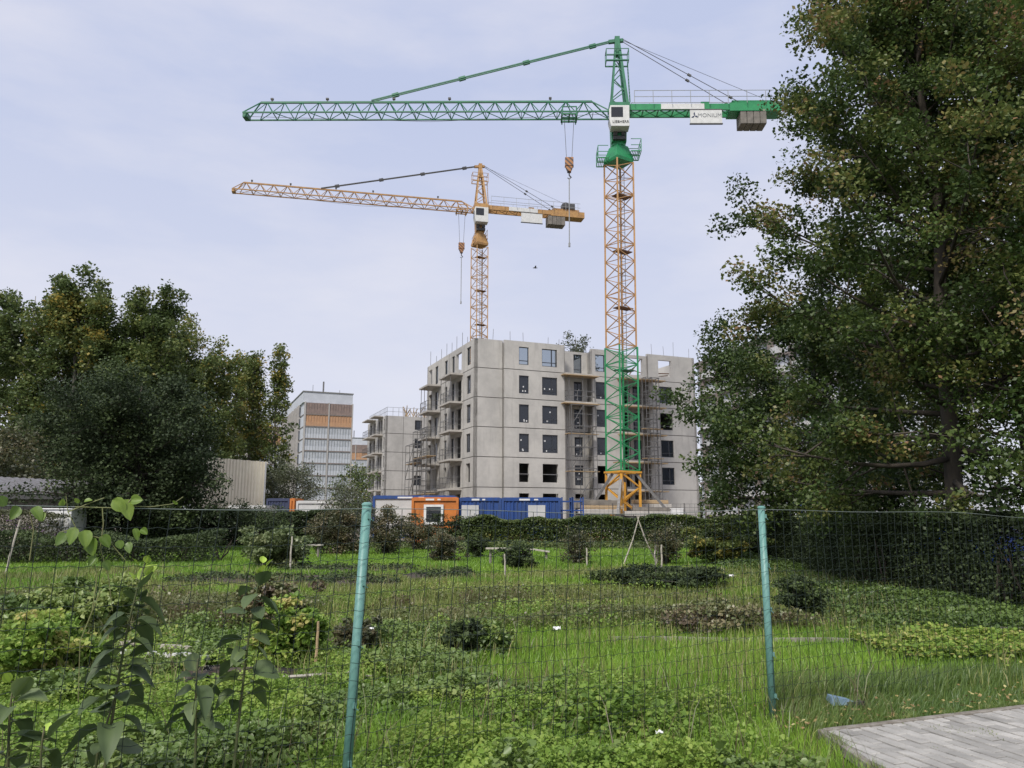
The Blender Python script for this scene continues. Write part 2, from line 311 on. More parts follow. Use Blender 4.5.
def make_tree(name, x, y, H, prof, label, cat='tree', group=None, base=.15, limbs=26, leaves=20000, size=.14, lm='lf_mid', bark='bark',
              tr=.18, seed=0, clump=.55, tmpl=T_LEAF, lean=(0, 0), rise=.45, tint=(0, .75), squash=1.0, sub=7, up=.3, trunks=1, z0=0, rz=0, fill=0):
    rg = np.random.default_rng(seed); root = empty(name, (x, y, z0), rz, label, cat, group)
    wood = MB(); cl = []
    for tk in range(trunks):
        ox, oy = (0, 0) if trunks == 1 else (rg.normal() * .35, rg.normal() * .35)
        tx, ty = (lean[0], lean[1]) if trunks == 1 else (lean[0] + ox * 2.2, lean[1] + oy * 2.2)
        wob = rg.normal(size=(9, 2)) * H * .008
        def tp(f):
            i = min(int(f * 8), 7); q = f * 8 - i; wv = wob[i] * (1 - q) + wob[i + 1] * q
            return np.array([ox + tx * f * f + wv[0] * min(1, f * 4), oy + ty * f * f + wv[1] * min(1, f * 4), H * .96 * f])
        r0 = tr / math.sqrt(trunks)
        wood.tube([tp(i / 10) for i in range(11)], [r0 * (1.25 if i == 0 else 1 - .92 * i / 10) for i in range(11)], 9)
        nl = limbs // trunks
        for i in range(nl):
            f = base + (1 - base) * ((i + rg.uniform(0, .8)) / nl) ** .9
            f = min(f, .97); p0 = tp(f * (.80 if f > .3 else .9)); az = i * 2.39996 + rg.normal() * .35
            Rm = prof(f) * rg.uniform(.68, 1.08); dirn = np.array([math.cos(az), math.sin(az) * squash, 0])
            c = tp(f); end = np.array([c[0], c[1], 0]) + dirn * Rm; end[2] = f * H + rg.normal() * H * .015
            mid = p0 * .5 + end * .5 + np.array([0, 0, -rise * Rm * .25]) + rg.normal(size=3) * Rm * .06
            pts = [(1 - q) ** 2 * p0 + 2 * q * (1 - q) * mid + q * q * end for q in np.linspace(0, 1, 6)]
            rr = max(r0 * .42 * (1 - f * .75), .012)
            wood.tube(pts, [rr * (1 - .82 * q) for q in np.linspace(0, 1, 6)], 5)
            for j in range(sub):
                q = .28 + .72 * (j + rg.uniform(0, 1)) / sub
                k = min(int(q * 5), 4); s0 = pts[k] * (1 - (q * 5 - k)) + pts[k + 1] * (q * 5 - k)
                dv = rg.normal(size=3) * np.array([1, 1, .75]); dv += (end - p0) / (np.linalg.norm(end - p0) + 1e-6) * .8; dv /= np.linalg.norm(dv)
                ln = (Rm * .30 + .3) * rg.uniform(.5, 1.1) * (1.15 - .4 * q); e1 = s0 + dv * ln
                if e1[2] < .25: e1[2] = .25
                wood.tube([s0, (s0 + e1) / 2 + rg.normal(size=3) * ln * .06, e1], [rr * .35, rr * .22, .006], 4, cap=False)
                t0 = rg.uniform(*tint)
                for g_ in (.55, 1.0): cl.append((*(s0 + (e1 - s0) * g_), rg.uniform(.6, 1.25), t0 + rg.normal() * .08))
            cl.append((*end, .9, rg.uniform(*tint)))
    for i in range(fill):
        f = rg.uniform(base, .93); a = rg.uniform(0, 6.283); q = prof(f) * rg.uniform(.25, .93); cl.append((lean[0] * f * f + math.cos(a) * q, lean[1] * f * f + math.sin(a) * q * squash, f * H, rg.uniform(.8, 1.25), rg.uniform(*tint)))
    cl = np.array(cl)
    wood.build('trunk', M[bark], root, smooth=True)
    wgt = cl[:, 3] ** 2.4; wgt /= wgt.sum(); idx = rg.choice(len(cl), leaves, p=wgt)
    P = cl[idx, :3] + ball(rg, leaves) * (cl[idx, 3] * clump * 1.6)[:, None] * np.array([1, 1, .75])
    P[:, 2] = np.maximum(P[:, 2], .08 + rg.uniform(0, .2, leaves))
    tn = cl[idx, 4] + rg.normal(size=leaves) * .12
    scatter('crown', P, size, M[lm], root, tmpl, up, tn)
    return root

def ovoid(rmax, lo=.15, peak=.45, top=.15):
    def f(t):
        if t < peak: q = (t - lo) / (peak - lo + 1e-6); return rmax * (.55 + .45 * math.sin(max(0, min(1, q)) * math.pi / 2))
        q = (t - peak) / (1 - peak); return rmax * (top + (1 - top) * math.sqrt(max(0, 1 - q * q)))
    return f
def cone(rmax, top=.12):
    return lambda t: rmax * (1 - t) ** .8 * (1 if t > .12 else .8) + rmax * top

def bush(name, x, y, w_, h, label, lm='lf_dark', n=2500, size=.07, seed=0, cat='bush', stems='greywood', tint=(0, .8), tmpl=T_LEAF, low=.12, ws=8, wy=None, group=None, gappy=.9, z0=0):
    """round garden shrub: stems fanning from the base, leaves in clumps through the dome"""
    n = int(n * 1.5); size = size * 1.3; rg = np.random.default_rng(seed + 500); root = empty(name, (x, y, z0), 0, label, cat, group); wy = wy or w_
    st = MB(); cl = []
    for i in range(ws):
        a = i * 2.4 + rg.normal() * .3; rr = math.sqrt((i + .5) / ws)
        e = np.array([math.cos(a) * rr * w_ / 2 * .85, math.sin(a) * rr * wy / 2 * .85, h * (.55 + .4 * math.sqrt(max(0, 1 - rr * rr)))])
        p0 = np.array([math.cos(a), math.sin(a), 0]) * .12 * rr; m_ = np.array([e[0] * .35, e[1] * .35, e[2] * .5])
        st.tube([p0, m_, e], [.018 + .01 * h, .014, .005], 4)
        for k in range(8):
            q = rg.uniform(.3, 1.05); c = (1 - q) ** 2 * p0 + 2 * q * (1 - q) * m_ + q * q * e + rg.normal(size=3) * np.array([w_ * 1.2, wy * 1.2, h * .85]) * .15
            c[2] = max(c[2], h * low); cl.append((*c, rg.uniform(.6, 1.2), rg.uniform(*tint)))
            if k % 2: st.tube([m_ * .6 + e * .4, c], [.008, .004], 3, cap=False)
    st.build('stem', M[stems], root)
    cl = np.array(cl); idx = rg.integers(0, len(cl), n)
    P = cl[idx, :3] + ball(rg, n) * (cl[idx, 3] * .17 * gappy)[:, None] * np.array([w_, wy, h * .8])
    P[:, 2] = np.clip(P[:, 2], .04, h * 1.12)
    scatter('foliage', P, size, M[lm], root, tmpl, .4, cl[idx, 4] + rg.normal(size=n) * .13)
    return root

# ================================================================== GROUND
def grid_sheet(name, x0, x1, y0, y1, nx, ny, zf, m, kind='structure'):
    xs = np.linspace(x0, x1, nx); ys = np.linspace(y0, y1, ny); X, Y = np.meshgrid(xs, ys); Z = zf(X, Y)
    V = np.stack([X, Y, Z], -1).reshape(-1, 3); i = np.arange((nx - 1) * (ny - 1)); r_ = i // (nx - 1); c_ = i % (nx - 1); b = r_ * nx + c_
    o = np_mesh(name, V, np.stack([b, b + 1, b + nx + 1, b + nx], -1), None, np.zeros(len(V)), m)
    o['kind'] = kind; return o

gm = bpy.data.materials.new('ground'); gm.use_nodes = True
n_ = gm.node_tree.nodes; l_ = gm.node_tree.links.new; p_ = n_['Principled BSDF']; p_.inputs['Roughness'].default_value = .95; p_.inputs['Specular IOR Level'].default_value = .1
t_ = n_.new('ShaderNodeTexCoord')
def nnode(sc, d=6):
    a = n_.new('ShaderNodeTexNoise'); a.inputs['Scale'].default_value = sc; a.inputs['Detail'].default_value = d; l_(t_.outputs['Object'], a.inputs[0]); return a
a1 = nnode(.35); a2 = nnode(6, 8)
r1 = n_.new('ShaderNodeValToRGB'); r1.color_ramp.elements[0].position = .35; r1.color_ramp.elements[1].position = .65
r1.color_ramp.elements[0].color = (.055, .085, .018, 1); r1.color_ramp.elements[1].color = (.10, .135, .028, 1)
r2 = n_.new('ShaderNodeValToRGB'); r2.color_ramp.elements[0].position = .45; r2.color_ramp.elements[1].position = .72
r2.color_ramp.elements[0].color = (0, 0, 0, 1); r2.color_ramp.elements[1].color = (1, 1, 1, 1)
mm = n_.new('ShaderNodeMixRGB'); mm.inputs[2].default_value = (.06, .048, .03, 1)
l_(a1.outputs[0], r1.inputs[0]); l_(a2.outputs[0], r2.inputs[0]); l_(r2.outputs[0], mm.inputs[0]); l_(r1.outputs[0], mm.inputs[1]); l_(mm.outputs[0], p_.inputs['Base Color'])
bb_ = n_.new('ShaderNodeBump'); bb_.inputs['Strength'].default_value = .6; bb_.inputs['Distance'].default_value = .03; l_(a2.outputs[0], bb_.inputs['Height']); l_(bb_.outputs[0], p_.inputs['Normal'])

big = MB(); big.add([(-900, -60, -.06), (900, -60, -.06), (900, 1500, -.06), (-900, 1500, -.06)], [(0, 1, 2, 3)])
tag(big.build('ground', gm), kind='structure')
grid_sheet('garden_ground', -45, 24, 1, 44, 230, 160, lambda X, Y: -.03 + .05 * fnoise(X, Y, 1.6, 3), gm)
site = MB(); site.add([(-60, 44.2, -.02), (60, 44.2, -.02), (90, 150, -.02), (-60, 150, -.02)], [(0, 1, 2, 3)])
tag(site.build('site_ground', M['dirt']), kind='structure')
pl = MB(); pl.add([(9.7, 14.5, .03), (60, 14, .03), (60, 44, .03), (12.5, 44, .03)], [(0, 1, 2, 3)])
tag(pl.build('parking_lot', M['asphalt']), kind='structure')

# soil beds
def soil_bed(poly, seed):
    xs = [p[0] for p in poly]; ys = [p[1] for p in poly]; cx = sum(xs) / len(xs); cyy = sum(ys) / len(ys)
    rg = np.random.default_rng(seed); mb = MB(); n = 40; ring = []
    for k in range(n):
        f = k / n * len(poly); i = int(f); q = f - i; a = poly[i]; b = poly[(i + 1) % len(poly)]
        ring.append(((a[0] * (1 - q) + b[0] * q) + rg.normal() * .12, (a[1] * (1 - q) + b[1] * q) + rg.normal() * .12))
    v = []
    for s_, z in ((1.0, -.01), (.9, .05), (.6, .07), (.3, .065)):
        v += [(cx + (x - cx) * s_, cyy + (y - cyy) * s_, z + rg.normal() * .012) for x, y in ring]
    v.append((cx, cyy, .07)); f = []
    for l in range(3):
        for k in range(n): f.append((l * n + k, l * n + (k + 1) % n, (l + 1) * n + (k + 1) % n, (l + 1) * n + k))
    for k in range(n): f.append((3 * n + k, 3 * n + (k + 1) % n, 4 * n))
    mb.add(v, f); tag(mb.build('soil_bed', M['soil'], smooth=True), kind='structure')
BEDS = [[G(275, 573), G(420, 573), G(412, 567), G(285, 567)], [G(150, 586), G(402, 587), G(396, 578), G(190, 577)],
        [G(395, 576), G(412, 581), G(480, 579), G(470, 571)], [G(170, 684), G(255, 688), G(300, 674), G(200, 670)]]
for i, b in enumerate(BEDS): soil_bed(b, i)
def in_poly(x, y, poly):
    inside = np.zeros(len(x), bool); n = len(poly)
    for i in range(n):
        x0, y0 = poly[i]; x1, y1 = poly[(i + 1) % n]
        c = ((y0 > y) != (y1 > y)) & (x < (x1 - x0) * (y - y0) / (y1 - y0 + 1e-9) + x0); inside ^= c
    return inside

# paved path (block paving with kerb)
PV = np.array([2.262, 6.035]); ed = np.array([math.cos(R(20)), math.sin(R(20))])
def pave():
    mb = [MB(), MB()]; bed = MB(); poly = [(2.262, 6.035), (2.2, 2.0), (9, 2.0), (9, 6.035 + 6.738 * math.tan(R(20.4)))]
    bed.add([(x, y, .012) for x, y in poly], [(0, 1, 2, 3)])
    tag(bed.build('paving_joint_sand', M['soil']), kind='structure')
    a = R(-72); d = Vector((math.cos(a), math.sin(a))); s = Vector((-d.y, d.x))   # long side direction, side step
    o = Vector(PV); rg = random.Random(3); tints = []
    for i in range(-3, 70):
        for j in range(-4, 40):
            c = o + s * (i * .104 + .05) + d * ((j + (.5 if i % 2 else 0) * 1) * .204 + .0)
            def clipq(q):
                x_, y_ = q.x, q.y; lim = 6.035 + (x_ - 2.262) * math.tan(R(20.4)) - .045
                if y_ > lim: tt = (y_ - lim) / (-d.y + d.x * math.tan(R(20.4))); x_ += d.x * tt; y_ += d.y * tt
                return Vector((max(x_, 2.262 + .045 - (6.035 - y_) * .012), y_))
            cn = [clipq(c + s * sx + d * sy) for sx, sy in ((-.05, -.1), (.05, -.1), (.05, .1), (-.05, .1))]
            area = abs(sum(cn[k_].x * cn[(k_ + 1) % 4].y - cn[(k_ + 1) % 4].x * cn[k_].y for k_ in range(4))) / 2
            if area < .003 or c.x > 7.5 or c.y < 4.0: continue
            z = .055 + rg.gauss(0, .0025)
            V = []
            for zz, k in ((0, 1), (z - .005, 1), (z, .93)):
                for sx, sy in ((-.049, -.099), (.049, -.099), (.049, .099), (-.049, .099)):
                    q = clipq(c + s * sx * k * .87 + d * (sy * (k if k == 1 else .945))); V.append((q.x, q.y, zz + (rg.gauss(0, .0012) if zz == z else 0)))
            tints += [rg.random()] * 12; mb[0].add(V, [(8, 9, 10, 11)] + [(l * 4 + m_, l * 4 + (m_ + 1) % 4, l * 4 + 4 + (m_ + 1) % 4, l * 4 + 4 + m_) for l in range(2) for m_ in range(4)])
    pm = mat('paver', (.40, .385, .355), .9, (.28, .27, .25), 5, .35, 60, detail=9)
    n = pm.node_tree.nodes; at_ = n.new('ShaderNodeAttribute'); at_.attribute_name = 'tint'; mr = n.new('ShaderNodeMapRange'); mr.inputs[3].default_value = .78; mr.inputs[4].default_value = 1.15
    mul = n.new('ShaderNodeMixRGB'); mul.blend_type = 'MULTIPLY'; mul.inputs[0].default_value = 1; p = n['Principled BSDF']; src = p.inputs['Base Color'].links[0].from_socket
    lk = pm.node_tree.links.new; lk(at_.outputs['Fac'], mr.inputs[0]); lk(src, mul.inputs[1]); lk(mr.outputs[0], mul.inputs[2]); lk(mul.outputs[0], p.inputs['Base Color'])
    po = mb[0].build('paved_path', pm); tag(po, kind='structure'); ta = po.data.attributes.new('tint', 'FLOAT', 'POINT'); ta.data.foreach_set('value', np.array(tints, np.float32))
    kb = MB()
    kb.box((2.262, 4.9, .03), (.055, 2.2, .068)); 
    L_ = 6; m_ = PV + ed * L_ / 2; kb.box((m_[0] + .02, m_[1] - .015, .03), (L_, .055, .071), R(20.4))
    tag(kb.build('kerb', mat('kerb', (.27, .25, .22), .9, (.14, .12, .095), 9, .3, 40), bevel=.006), kind='structure')
pave()

# ================================================================== BUILDINGS
class Wall:
    """a vertical wall from p0 to p1 (local xy); outside is to the right of p0->p1; w = offset outwards"""
    def __init__(s, p0, p1, w=0):
        s.d = (Vector((*p1, 0)) - Vector((*p0, 0))); s.len = s.d.length; s.d.normalize(); s.n = Vector((s.d.y, -s.d.x, 0)); s.p = Vector((*p0, 0)) + s.n * w
    def P(s, u, z, w=0): q = s.p + s.d * u + s.n * w; return Vector((q.x, q.y, z))
    def box(s, mb, u0, u1, z0, z1, w0, w1):
        v = [s.P(u, z, ww) for z in (z0, z1) for ww in (w1, w0) for u in (u0, u1)]
        mb.add(v, [(0, 2, 3, 1), (4, 5, 7, 6), (0, 1, 5, 4), (2, 6, 7, 3), (0, 4, 6, 2), (1, 3, 7, 5)])
    def panel(s, mb, u0, u1, z0, z1, holes=(), t=.3):
        hs = [h for h in holes if h[0] < u1 and h[1] > u0 and h[2] < z1 and h[3] > z0]
        us = sorted({u0, u1, *[min(max(h[i], u0), u1) for h in hs for i in (0, 1)]}); zs = sorted({z0, z1, *[min(max(h[i], z0), z1) for h in hs for i in (2, 3)]})
        solid = {}
        for i in range(len(us) - 1):
            for j in range(len(zs) - 1):
                cu = (us[i] + us[i + 1]) / 2; cz = (zs[j] + zs[j + 1]) / 2
                solid[i, j] = not any(h[0] < cu < h[1] and h[2] < cz < h[3] for h in hs)
        for (i, j), ok in solid.items():
            if not ok: continue
            a, b, c, d = us[i], us[i + 1], zs[j], zs[j + 1]
            mb.add([s.P(a, c), s.P(b, c), s.P(b, d), s.P(a, d)], [(0, 1, 2, 3)])
            mb.add([s.P(a, c, -t), s.P(b, c, -t), s.P(b, d, -t), s.P(a, d, -t)], [(3, 2, 1, 0)])
            if not solid.get((i - 1, j)): mb.add([s.P(a, c), s.P(a, d), s.P(a, d, -t), s.P(a, c, -t)], [(0, 1, 2, 3)])
            if not solid.get((i + 1, j)): mb.add([s.P(b, c), s.P(b, d), s.P(b, d, -t), s.P(b, c, -t)], [(3, 2, 1, 0)])
            if not solid.get((i, j - 1)): mb.add([s.P(a, c), s.P(b, c), s.P(b, c, -t), s.P(a, c, -t)], [(3, 2, 1, 0)])
            if not solid.get((i, j + 1)): mb.add([s.P(a, d), s.P(b, d), s.P(b, d, -t), s.P(a, d, -t)], [(0, 1, 2, 3)])

def window(root, W, u0, u1, z0, z1, style=1, glaze='glass', depth=-.1, stick=0):
    """frame mesh with a pane child; style 1 single + bottom rail, 2 mullion + bottom rail, 0 plain"""
    f = MB(); q = .07
    for a, b, c, d in ((u0, u1, z0, z0 + q), (u0, u1, z1 - q, z1), (u0, u0 + q, z0 + q, z1 - q), (u1 - q, u1, z0 + q, z1 - q)):
        W.box(f, a, b, c, d, depth - .08, depth)
    if style >= 1: W.box(f, u0 + q, u1 - q, z0 + .38, z0 + .45, depth - .075, depth - .005)
    if style >= 2: m = u0 + (u1 - u0) * .66; W.box(f, m - .05, m + .05, z0 + q, z1 - q, depth - .07, depth + .003)
    fo = f.build('window', M['frame'], root)
    if glaze:
        p = MB(); W.box(p, u0 + q, u1 - q, z0 + q, z1 - q, depth - .05, depth - .03); p.build('pane', M[glaze], fo)
    if stick:
        for k in range(stick):
            s_ = MB(); uu = rnd.uniform(u0 + .15, u1 - .25); zz = z0 + rnd.choice((.12, .2, .55, .62, 1.1)); W.box(s_, uu, uu + .12, zz, zz + .14, depth - .03, depth - .02); s_.build('sticker', M['white'], fo)
    return fo

def scaffold(mb, W, u0, u1, z0, z1, w0, w1, du=1.8, dz=1.95, r=.035, planks=None, seed=0):
    rg = random.Random(seed); nu = max(1, round((u1 - u0) / du)); us = [u0 + (u1 - u0) * i / nu for i in range(nu + 1)]; nz_ = max(1, round((z1 - z0) / dz))
    for u in us:
        for ww in (w0, w1): mb.tube([W.P(u, z0, ww), W.P(u + rg.gauss(0, .03), z1, ww)], r, 5)
        for k in range(1, nz_ + 1):
            z = z0 + (z1 - z0) * k / nz_; mb.bar(W.P(u, z, w0), W.P(u, z, w1), r * 1.6)
    for k in range(1, nz_ + 1):
        z = z0 + (z1 - z0) * k / nz_
        for ww in (w0, w1): mb.bar(W.P(u0, z, ww), W.P(u1, z, ww), r * 1.6)
        mb.bar(W.P(u0, z - .9 if k > 0 else z, w1), W.P(u1, z - .9, w1), r * 1.3)
        i = k % nu if nu > 1 else 0
        mb.bar(W.P(us[i], z - (z1 - z0) / nz_, w1), W.P(us[i + 1], z, w1), r * 1.4)

def railing(mb, W, u0, u1, z, w, h=1.1, wside=None):
    n = max(2, int((u1 - u0) / .9))
    for i in range(n + 1):
        u = u0 + (u1 - u0) * i / n; mb.bar(W.P(u, z, w), W.P(u, z + h, w), .05)
    for k in (.5, 1): mb.bar(W.P(u0, z + h * k, w), W.P(u1, z + h * k, w), .045)
    if wside is not None:
        for u in (u0, u1):
            for k in (.5, 1): mb.bar(W.P(u, z + h * k, w), W.P(u, z + h * k, wside), .04)

JZ = [0, 4.3, 7.16, 10.02, 12.88, 15.74, 18.6]
TH = R(22.5)
def apartment_shell():
    root = empty('apartment_building', (-3.58, 73, 0), TH, 'large unfinished six storey block of bare grey concrete panels behind the green crane mast', 'building')
    Lf, D = 25.35, 16.2
    segs = [(0, 2.9, 0), (2.9, 9.45, .4), (9.45, 12.7, -1.0), (12.7, 16.2, 0), (16.2, 19.4, -1.0), (19.4, Lf, 0)]
    wl = MB()
    F = Wall((0, 0), (Lf, 0)); LW = Wall((0, D), (0, 0)); BK = Wall((Lf, D), (0, D)); RW = Wall((Lf, 0), (Lf, D))
    lv = lambda v: D - v      # distance back from the corner -> u along the left wall
    fh, lh, bh = [], [], []
    for k in range(6):
        z = JZ[k]; sill, head = (z + .52, z + 2.3) if k else (z + 2.1, z + 3.75)
        if k == 0: sill = 1.9
        fh += [(4.45, 5.5, sill, head), (6.93, 8.6, sill, head), (13.15, 14.25, sill, head)]
        if k: fh += [(20.75, 22.35, sill, head)]
        fh += [(11.15, 12.1, z + (.35 if k else 1.2), head + .05), (9.55, 10.0, z + .4, head)] if k < 6 else []
        fh += [(16.75, 17.75, z + .3 if k else 1.2, head), (18.1, 19.1, z + .3 if k else 1.2, head)]
        # left face
        if k: lh += [(lv(2.35), lv(1.15), z + .5, head)]
        else: lh += [(lv(2.35), lv(1.15), z + 1.9, z + 3.4)]
        lh += [(lv(5.75), lv(3.95), z + .12, head), (lv(7.1), lv(6.2), z + .12, head), (lv(9.6), lv(8.6), z + .3, head), (lv(13.1), lv(12.0), z + .3, head), (lv(15.6), lv(14.3), z + .12, head)]
        bh += [(Lf - 22.4, Lf - 20.2, z + .5, head + .1), (4, 6, z + .5, head), (12, 14, z + .5, head)]
    for (a, b, w_) in segs:
        Ws = Wall((0, 0), (Lf, 0), w_)
        for k in range(6):
            top = JZ[k + 1] - .035 if k < 5 else JZ[6] + (.0 if w_ >= 0 else -.25)
            if w_ < 0 and k == 5 and a > 15:   # the upper storey of the second bay is flush
                Wk = Wall((0, 0), (Lf, 0), -.15); Wk.panel(wl, a, b, JZ[k] + .035, top, [(16.9, 18.9, JZ[5] + .5, JZ[5] + 2.3)]); continue
            hs = [h for h in fh if h[0] >= a - .01 and h[1] <= b + .01]
            Ws.panel(wl, a, b, JZ[k] + (.035 if k else 0), top, hs)
    # side returns at the steps
    for u, wa, wb in ((2.9, -.0, .4), (9.45, -1.0, .4), (12.7, -1.0, 0), (16.2, -1.0, 0), (19.4, -1.0, 0)):
        for k in range(6):
            F.box(wl, u - (.28 if u not in (12.7, 19.4, 2.9) else 0), u + (.0 if u not in (12.7, 19.4, 2.9) else .28), JZ[k] + .035, JZ[k + 1] - (.035 if k < 5 else .26), min(wa, wb) - .3, max(wa, wb) - .304)
            F.box(wl, u - .004 if u not in (12.7, 19.4, 2.9) else u, (u + .004) if u not in (12.7, 19.4, 2.9) else u + .008, JZ[k] + .035, JZ[k + 1] - (.035 if k < 5 else .26), min(wa, wb), max(wa, wb) - .005)
    for k in range(6):
        top = JZ[k + 1] - (.035 if k < 5 else 0)
        LW.panel(wl, 0, D, JZ[k] + (.035 if k else 0), top, lh)
        BK.panel(wl, 0, Lf, JZ[k] + (.035 if k else 0), top - .05, bh)
        RW.panel(wl, 0, D, JZ[k] + (.035 if k else 0), top - .02, [])
    wl.build('wall', M['concrete'], root)
    # dark mortar behind the gaps, vertical joints
    jm = MB()
    for k in range(1, 6):
        for (a, b, w_) in segs:
            Ws = Wall((0, 0), (Lf, 0), w_); Ws.box(jm, a + .01, b - .01, JZ[k] - .036, JZ[k] + .036, -.28, -.05)
        LW.box(jm, .01, D - .01, JZ[k] - .036, JZ[k] + .036, -.28, -.05); RW.box(jm, .01, D - .01, JZ[k] - .036, JZ[k] + .036, -.28, -.05)
    for u, w_ in ((2.88, .003), (9.4, .404), (12.74, .003), (19.44, .003)): F.box(jm, u - .025, u + .025, .2, 18.45, w_ - .03, w_)
    for v in (3.2, 8.0, 11.0): LW.box(jm, lv(v) - .025, lv(v) + .025, .2, 18.55, -.03, .003)
    jm.build('panel_joint', M['joint'], root)
    # floors, partitions and an added core wall
    fl = MB()
    for k in range(1, 6): fl.bb(.32, Lf - .32, 1.35, D - .32, JZ[k] - .2, JZ[k] - .002)
    fl.build('floor_slab', M['inner'], root)
    pt = MB()
    for k in range(5):
        z0, z1 = JZ[k], JZ[k + 1] - .21
        for u in (3.2, 9.6, 12.9, 16.3, 19.6): pt.bb(u - .09, u + .09, 1.4, D - .4, z0, z1)
        pt.bb(.4, 19.5, 6.5, 6.7, z0, z1)  # core wall put in to keep the interior dark behind the openings
    for u in (3.2, 12.9): pt.bb(u - .09, u + .09, 1.4, 8, JZ[5], JZ[5] + 2.4)
    pt.build('light_block_partition', M['inner'], root)
    # windows
    for k in range(2, 6):
        z = JZ[k]; sill, head = z + .52, z + 2.3; g = 'glass' if k == 5 else 'glass_dark'; st = (0 if k == 5 else 3)
        W2 = Wall((0, 0), (Lf, 0), .4)
        window(root, W2, 4.45, 5.5, sill, head, 1 if k != 3 else 0, g, stick=st); window(root, W2, 6.93, 8.6, sill, head, 2, g, stick=st)
        window(root, F, 13.15, 14.25, sill, head, 1, g, stick=st // 2)
        W3 = Wall((0, 0), (Lf, 0), -1.0)
        window(root, W3, 11.15, 12.1, z + .35, head + .05, 1, 'glass' if k == 5 else 'glass_dark', stick=st + 2 if k < 5 else 0)
        if k < 5: window(root, W3, 18.1, 19.1, z + .3, head, 0, 'glass_dark')
        window(root, LW, lv(2.35), lv(1.15), z + .5, head, 1, g)
        window(root, LW, lv(7.1), lv(6.2), z + .12, head, 1, 'glass_dark'); window(root, LW, lv(9.6), lv(8.6), z + .3, head, 1, g)
        window(root, LW, lv(13.1), lv(12.0), z + .3, head, 1, g)
    window(root, Wall((0, 0), (Lf, 0), -1.0), 11.15, 12.1, JZ[1] + .35, JZ[1] + 2.35, 1, 'glass_dark', stick=3)
    for k, g in ((4, 'glass_dark'), (3, None), (2, 'glass'), (1, 'glass')):
        window(root, F, 20.75, 22.35, JZ[k] + .52, JZ[k] + 2.3, 2 if k in (4, 1, 2) else 1, g)
    # timber rails across the open windows of the lower floors
    for (a, b) in ((4.45, 5.5), (6.93, 8.6)):
        rl = MB(); Wall((0, 0), (Lf, 0), .4).box(rl, a + .01, b - .01, JZ[1] + 1.25, JZ[1] + 1.33, -.14, -.06); rl.build('guard_rail', M['steel'], root)
    # balcony slabs: bay 1, bay 2 (front), two stacks on the left face
    for k in range(1, 6):
        if k >= 4:
            s = MB(); F.box(s, 9.3, 12.85, JZ[k] - .18, JZ[k] - .02, -.98, .95); s.build('balcony_slab', M['slab'], root)
            s = MB(); F.box(s, 9.0, 13.0, JZ[k] - .27, JZ[k] - .185, .0, 1.1); s.build('formwork_plank', M['wood'], root)
        s = MB(); F.box(s, 15.7, 19.9, JZ[k] - .18, JZ[k] - .02, -.98, 1.2); s.build('balcony_slab', M['slab'], root)
        s = MB(); F.box(s, 15.3 - (.6 if k == 2 else 0), 20.6, JZ[k] - .29, JZ[k] - .185, .5, 1.5); s.build('formwork_plank', M['wood'], root)
        s = MB(); LW.box(s, lv(7.3), lv(3.5), JZ[k] - .20, JZ[k] - .02, -.02, 1.35); s.build('balcony_slab', M['slab'], root)
        s = MB(); LW.box(s, lv(14.3), lv(10.9), JZ[k] - .20, JZ[k] - .02, -.02, 1.5); s.build('balcony_slab', M['slab'], root)
    s = MB(); F.box(s, 9.3, 12.85, JZ[5] - .18 + 0, JZ[5] - .02, -1.3, -1.29); 
    rl = MB(); railing(rl, F, 9.6, 12.6, JZ[4], .85, 1.1, -.9); rl.build('balcony_railing', M['steel'], root)
    for k in (2, 3, 4):
        rl = MB(); railing(rl, F, 16.5, 19.7, JZ[k], 1.1, 1.1, -.9); rl.build('balcony_railing', M['steel'], root)
    for k in range(1, 5):
        rl = MB(); railing(rl, LW, lv(7.1), lv(3.8), JZ[k], 1.2, 1.1, 0); rl.build('balcony_railing', M['steel'], root)
        rl = MB(); railing(rl, LW, lv(14.1), lv(11.1), JZ[k], 1.35, 1.1, 0); rl.build('balcony_railing', M['steel'], root)
    # props under the slabs
    pr = MB()
    for k in range(0, 5):
        for u, ww in ((9.7, .8), (11.2, .8), (12.6, .8), (16.3, 1.1), (18.0, 1.1), (19.7, 1.1)):
            if u < 14 and k < 3: continue
            pr = MB(); pr.tube([F.P(u, JZ[k] if k else 0, ww), F.P(u + rnd.gauss(0, .06), JZ[k + 1] - .29, ww)], .035, 5); pr.build('prop', M['steel'], root)
        for v, ww in ((3.8, 1.2), (5.4, 1.2), (7.0, 1.2), (11.2, 1.3), (12.7, 1.3), (14.0, 1.3)):
            pr = MB(); pr.tube([LW.P(lv(v), JZ[k], ww), LW.P(lv(v) + rnd.gauss(0, .06), JZ[k + 1] - .2, ww)], .035, 5); pr.build('prop', M['steel'], root)
    # diagonal props seen in the open top floor windows
    dp = MB()
    for a, b in (((21.9, 16.5, 1.6), (20.9, 18.3, 6)), ((20.6, 16.9, .8), (22.6, 17.0, .8)), ((20.7, 16.55, .8), (22.5, 16.8, .9))):
        dp.bar((a[0], a[2], a[1] - .2), (b[0], b[2], b[1] - .2), .1)
    dp.bar(F.P(17.6, 16.3, -.8), F.P(18.8, 18.1, -.3), .11); dp.build('wall_prop', M['rust'], root)
    # rebar and rail posts along the roof edge
    rb = MB()
    for u in [.6, 1.9, 3.6, 5.0, 7.7, 8.9, 11.0, 14.6, 17.0, 17.9, 18.2, 20.1, 21.6, 22.8, 24.8]:
        rb.tube([F.P(u, 18.3, -.15 if not 2.9 < u < 9.4 else .2), F.P(u + rnd.gauss(0, .04), 18.6 + rnd.uniform(.5, 1.6), -.15 if not 2.9 < u < 9.4 else .2)], .022, 4)
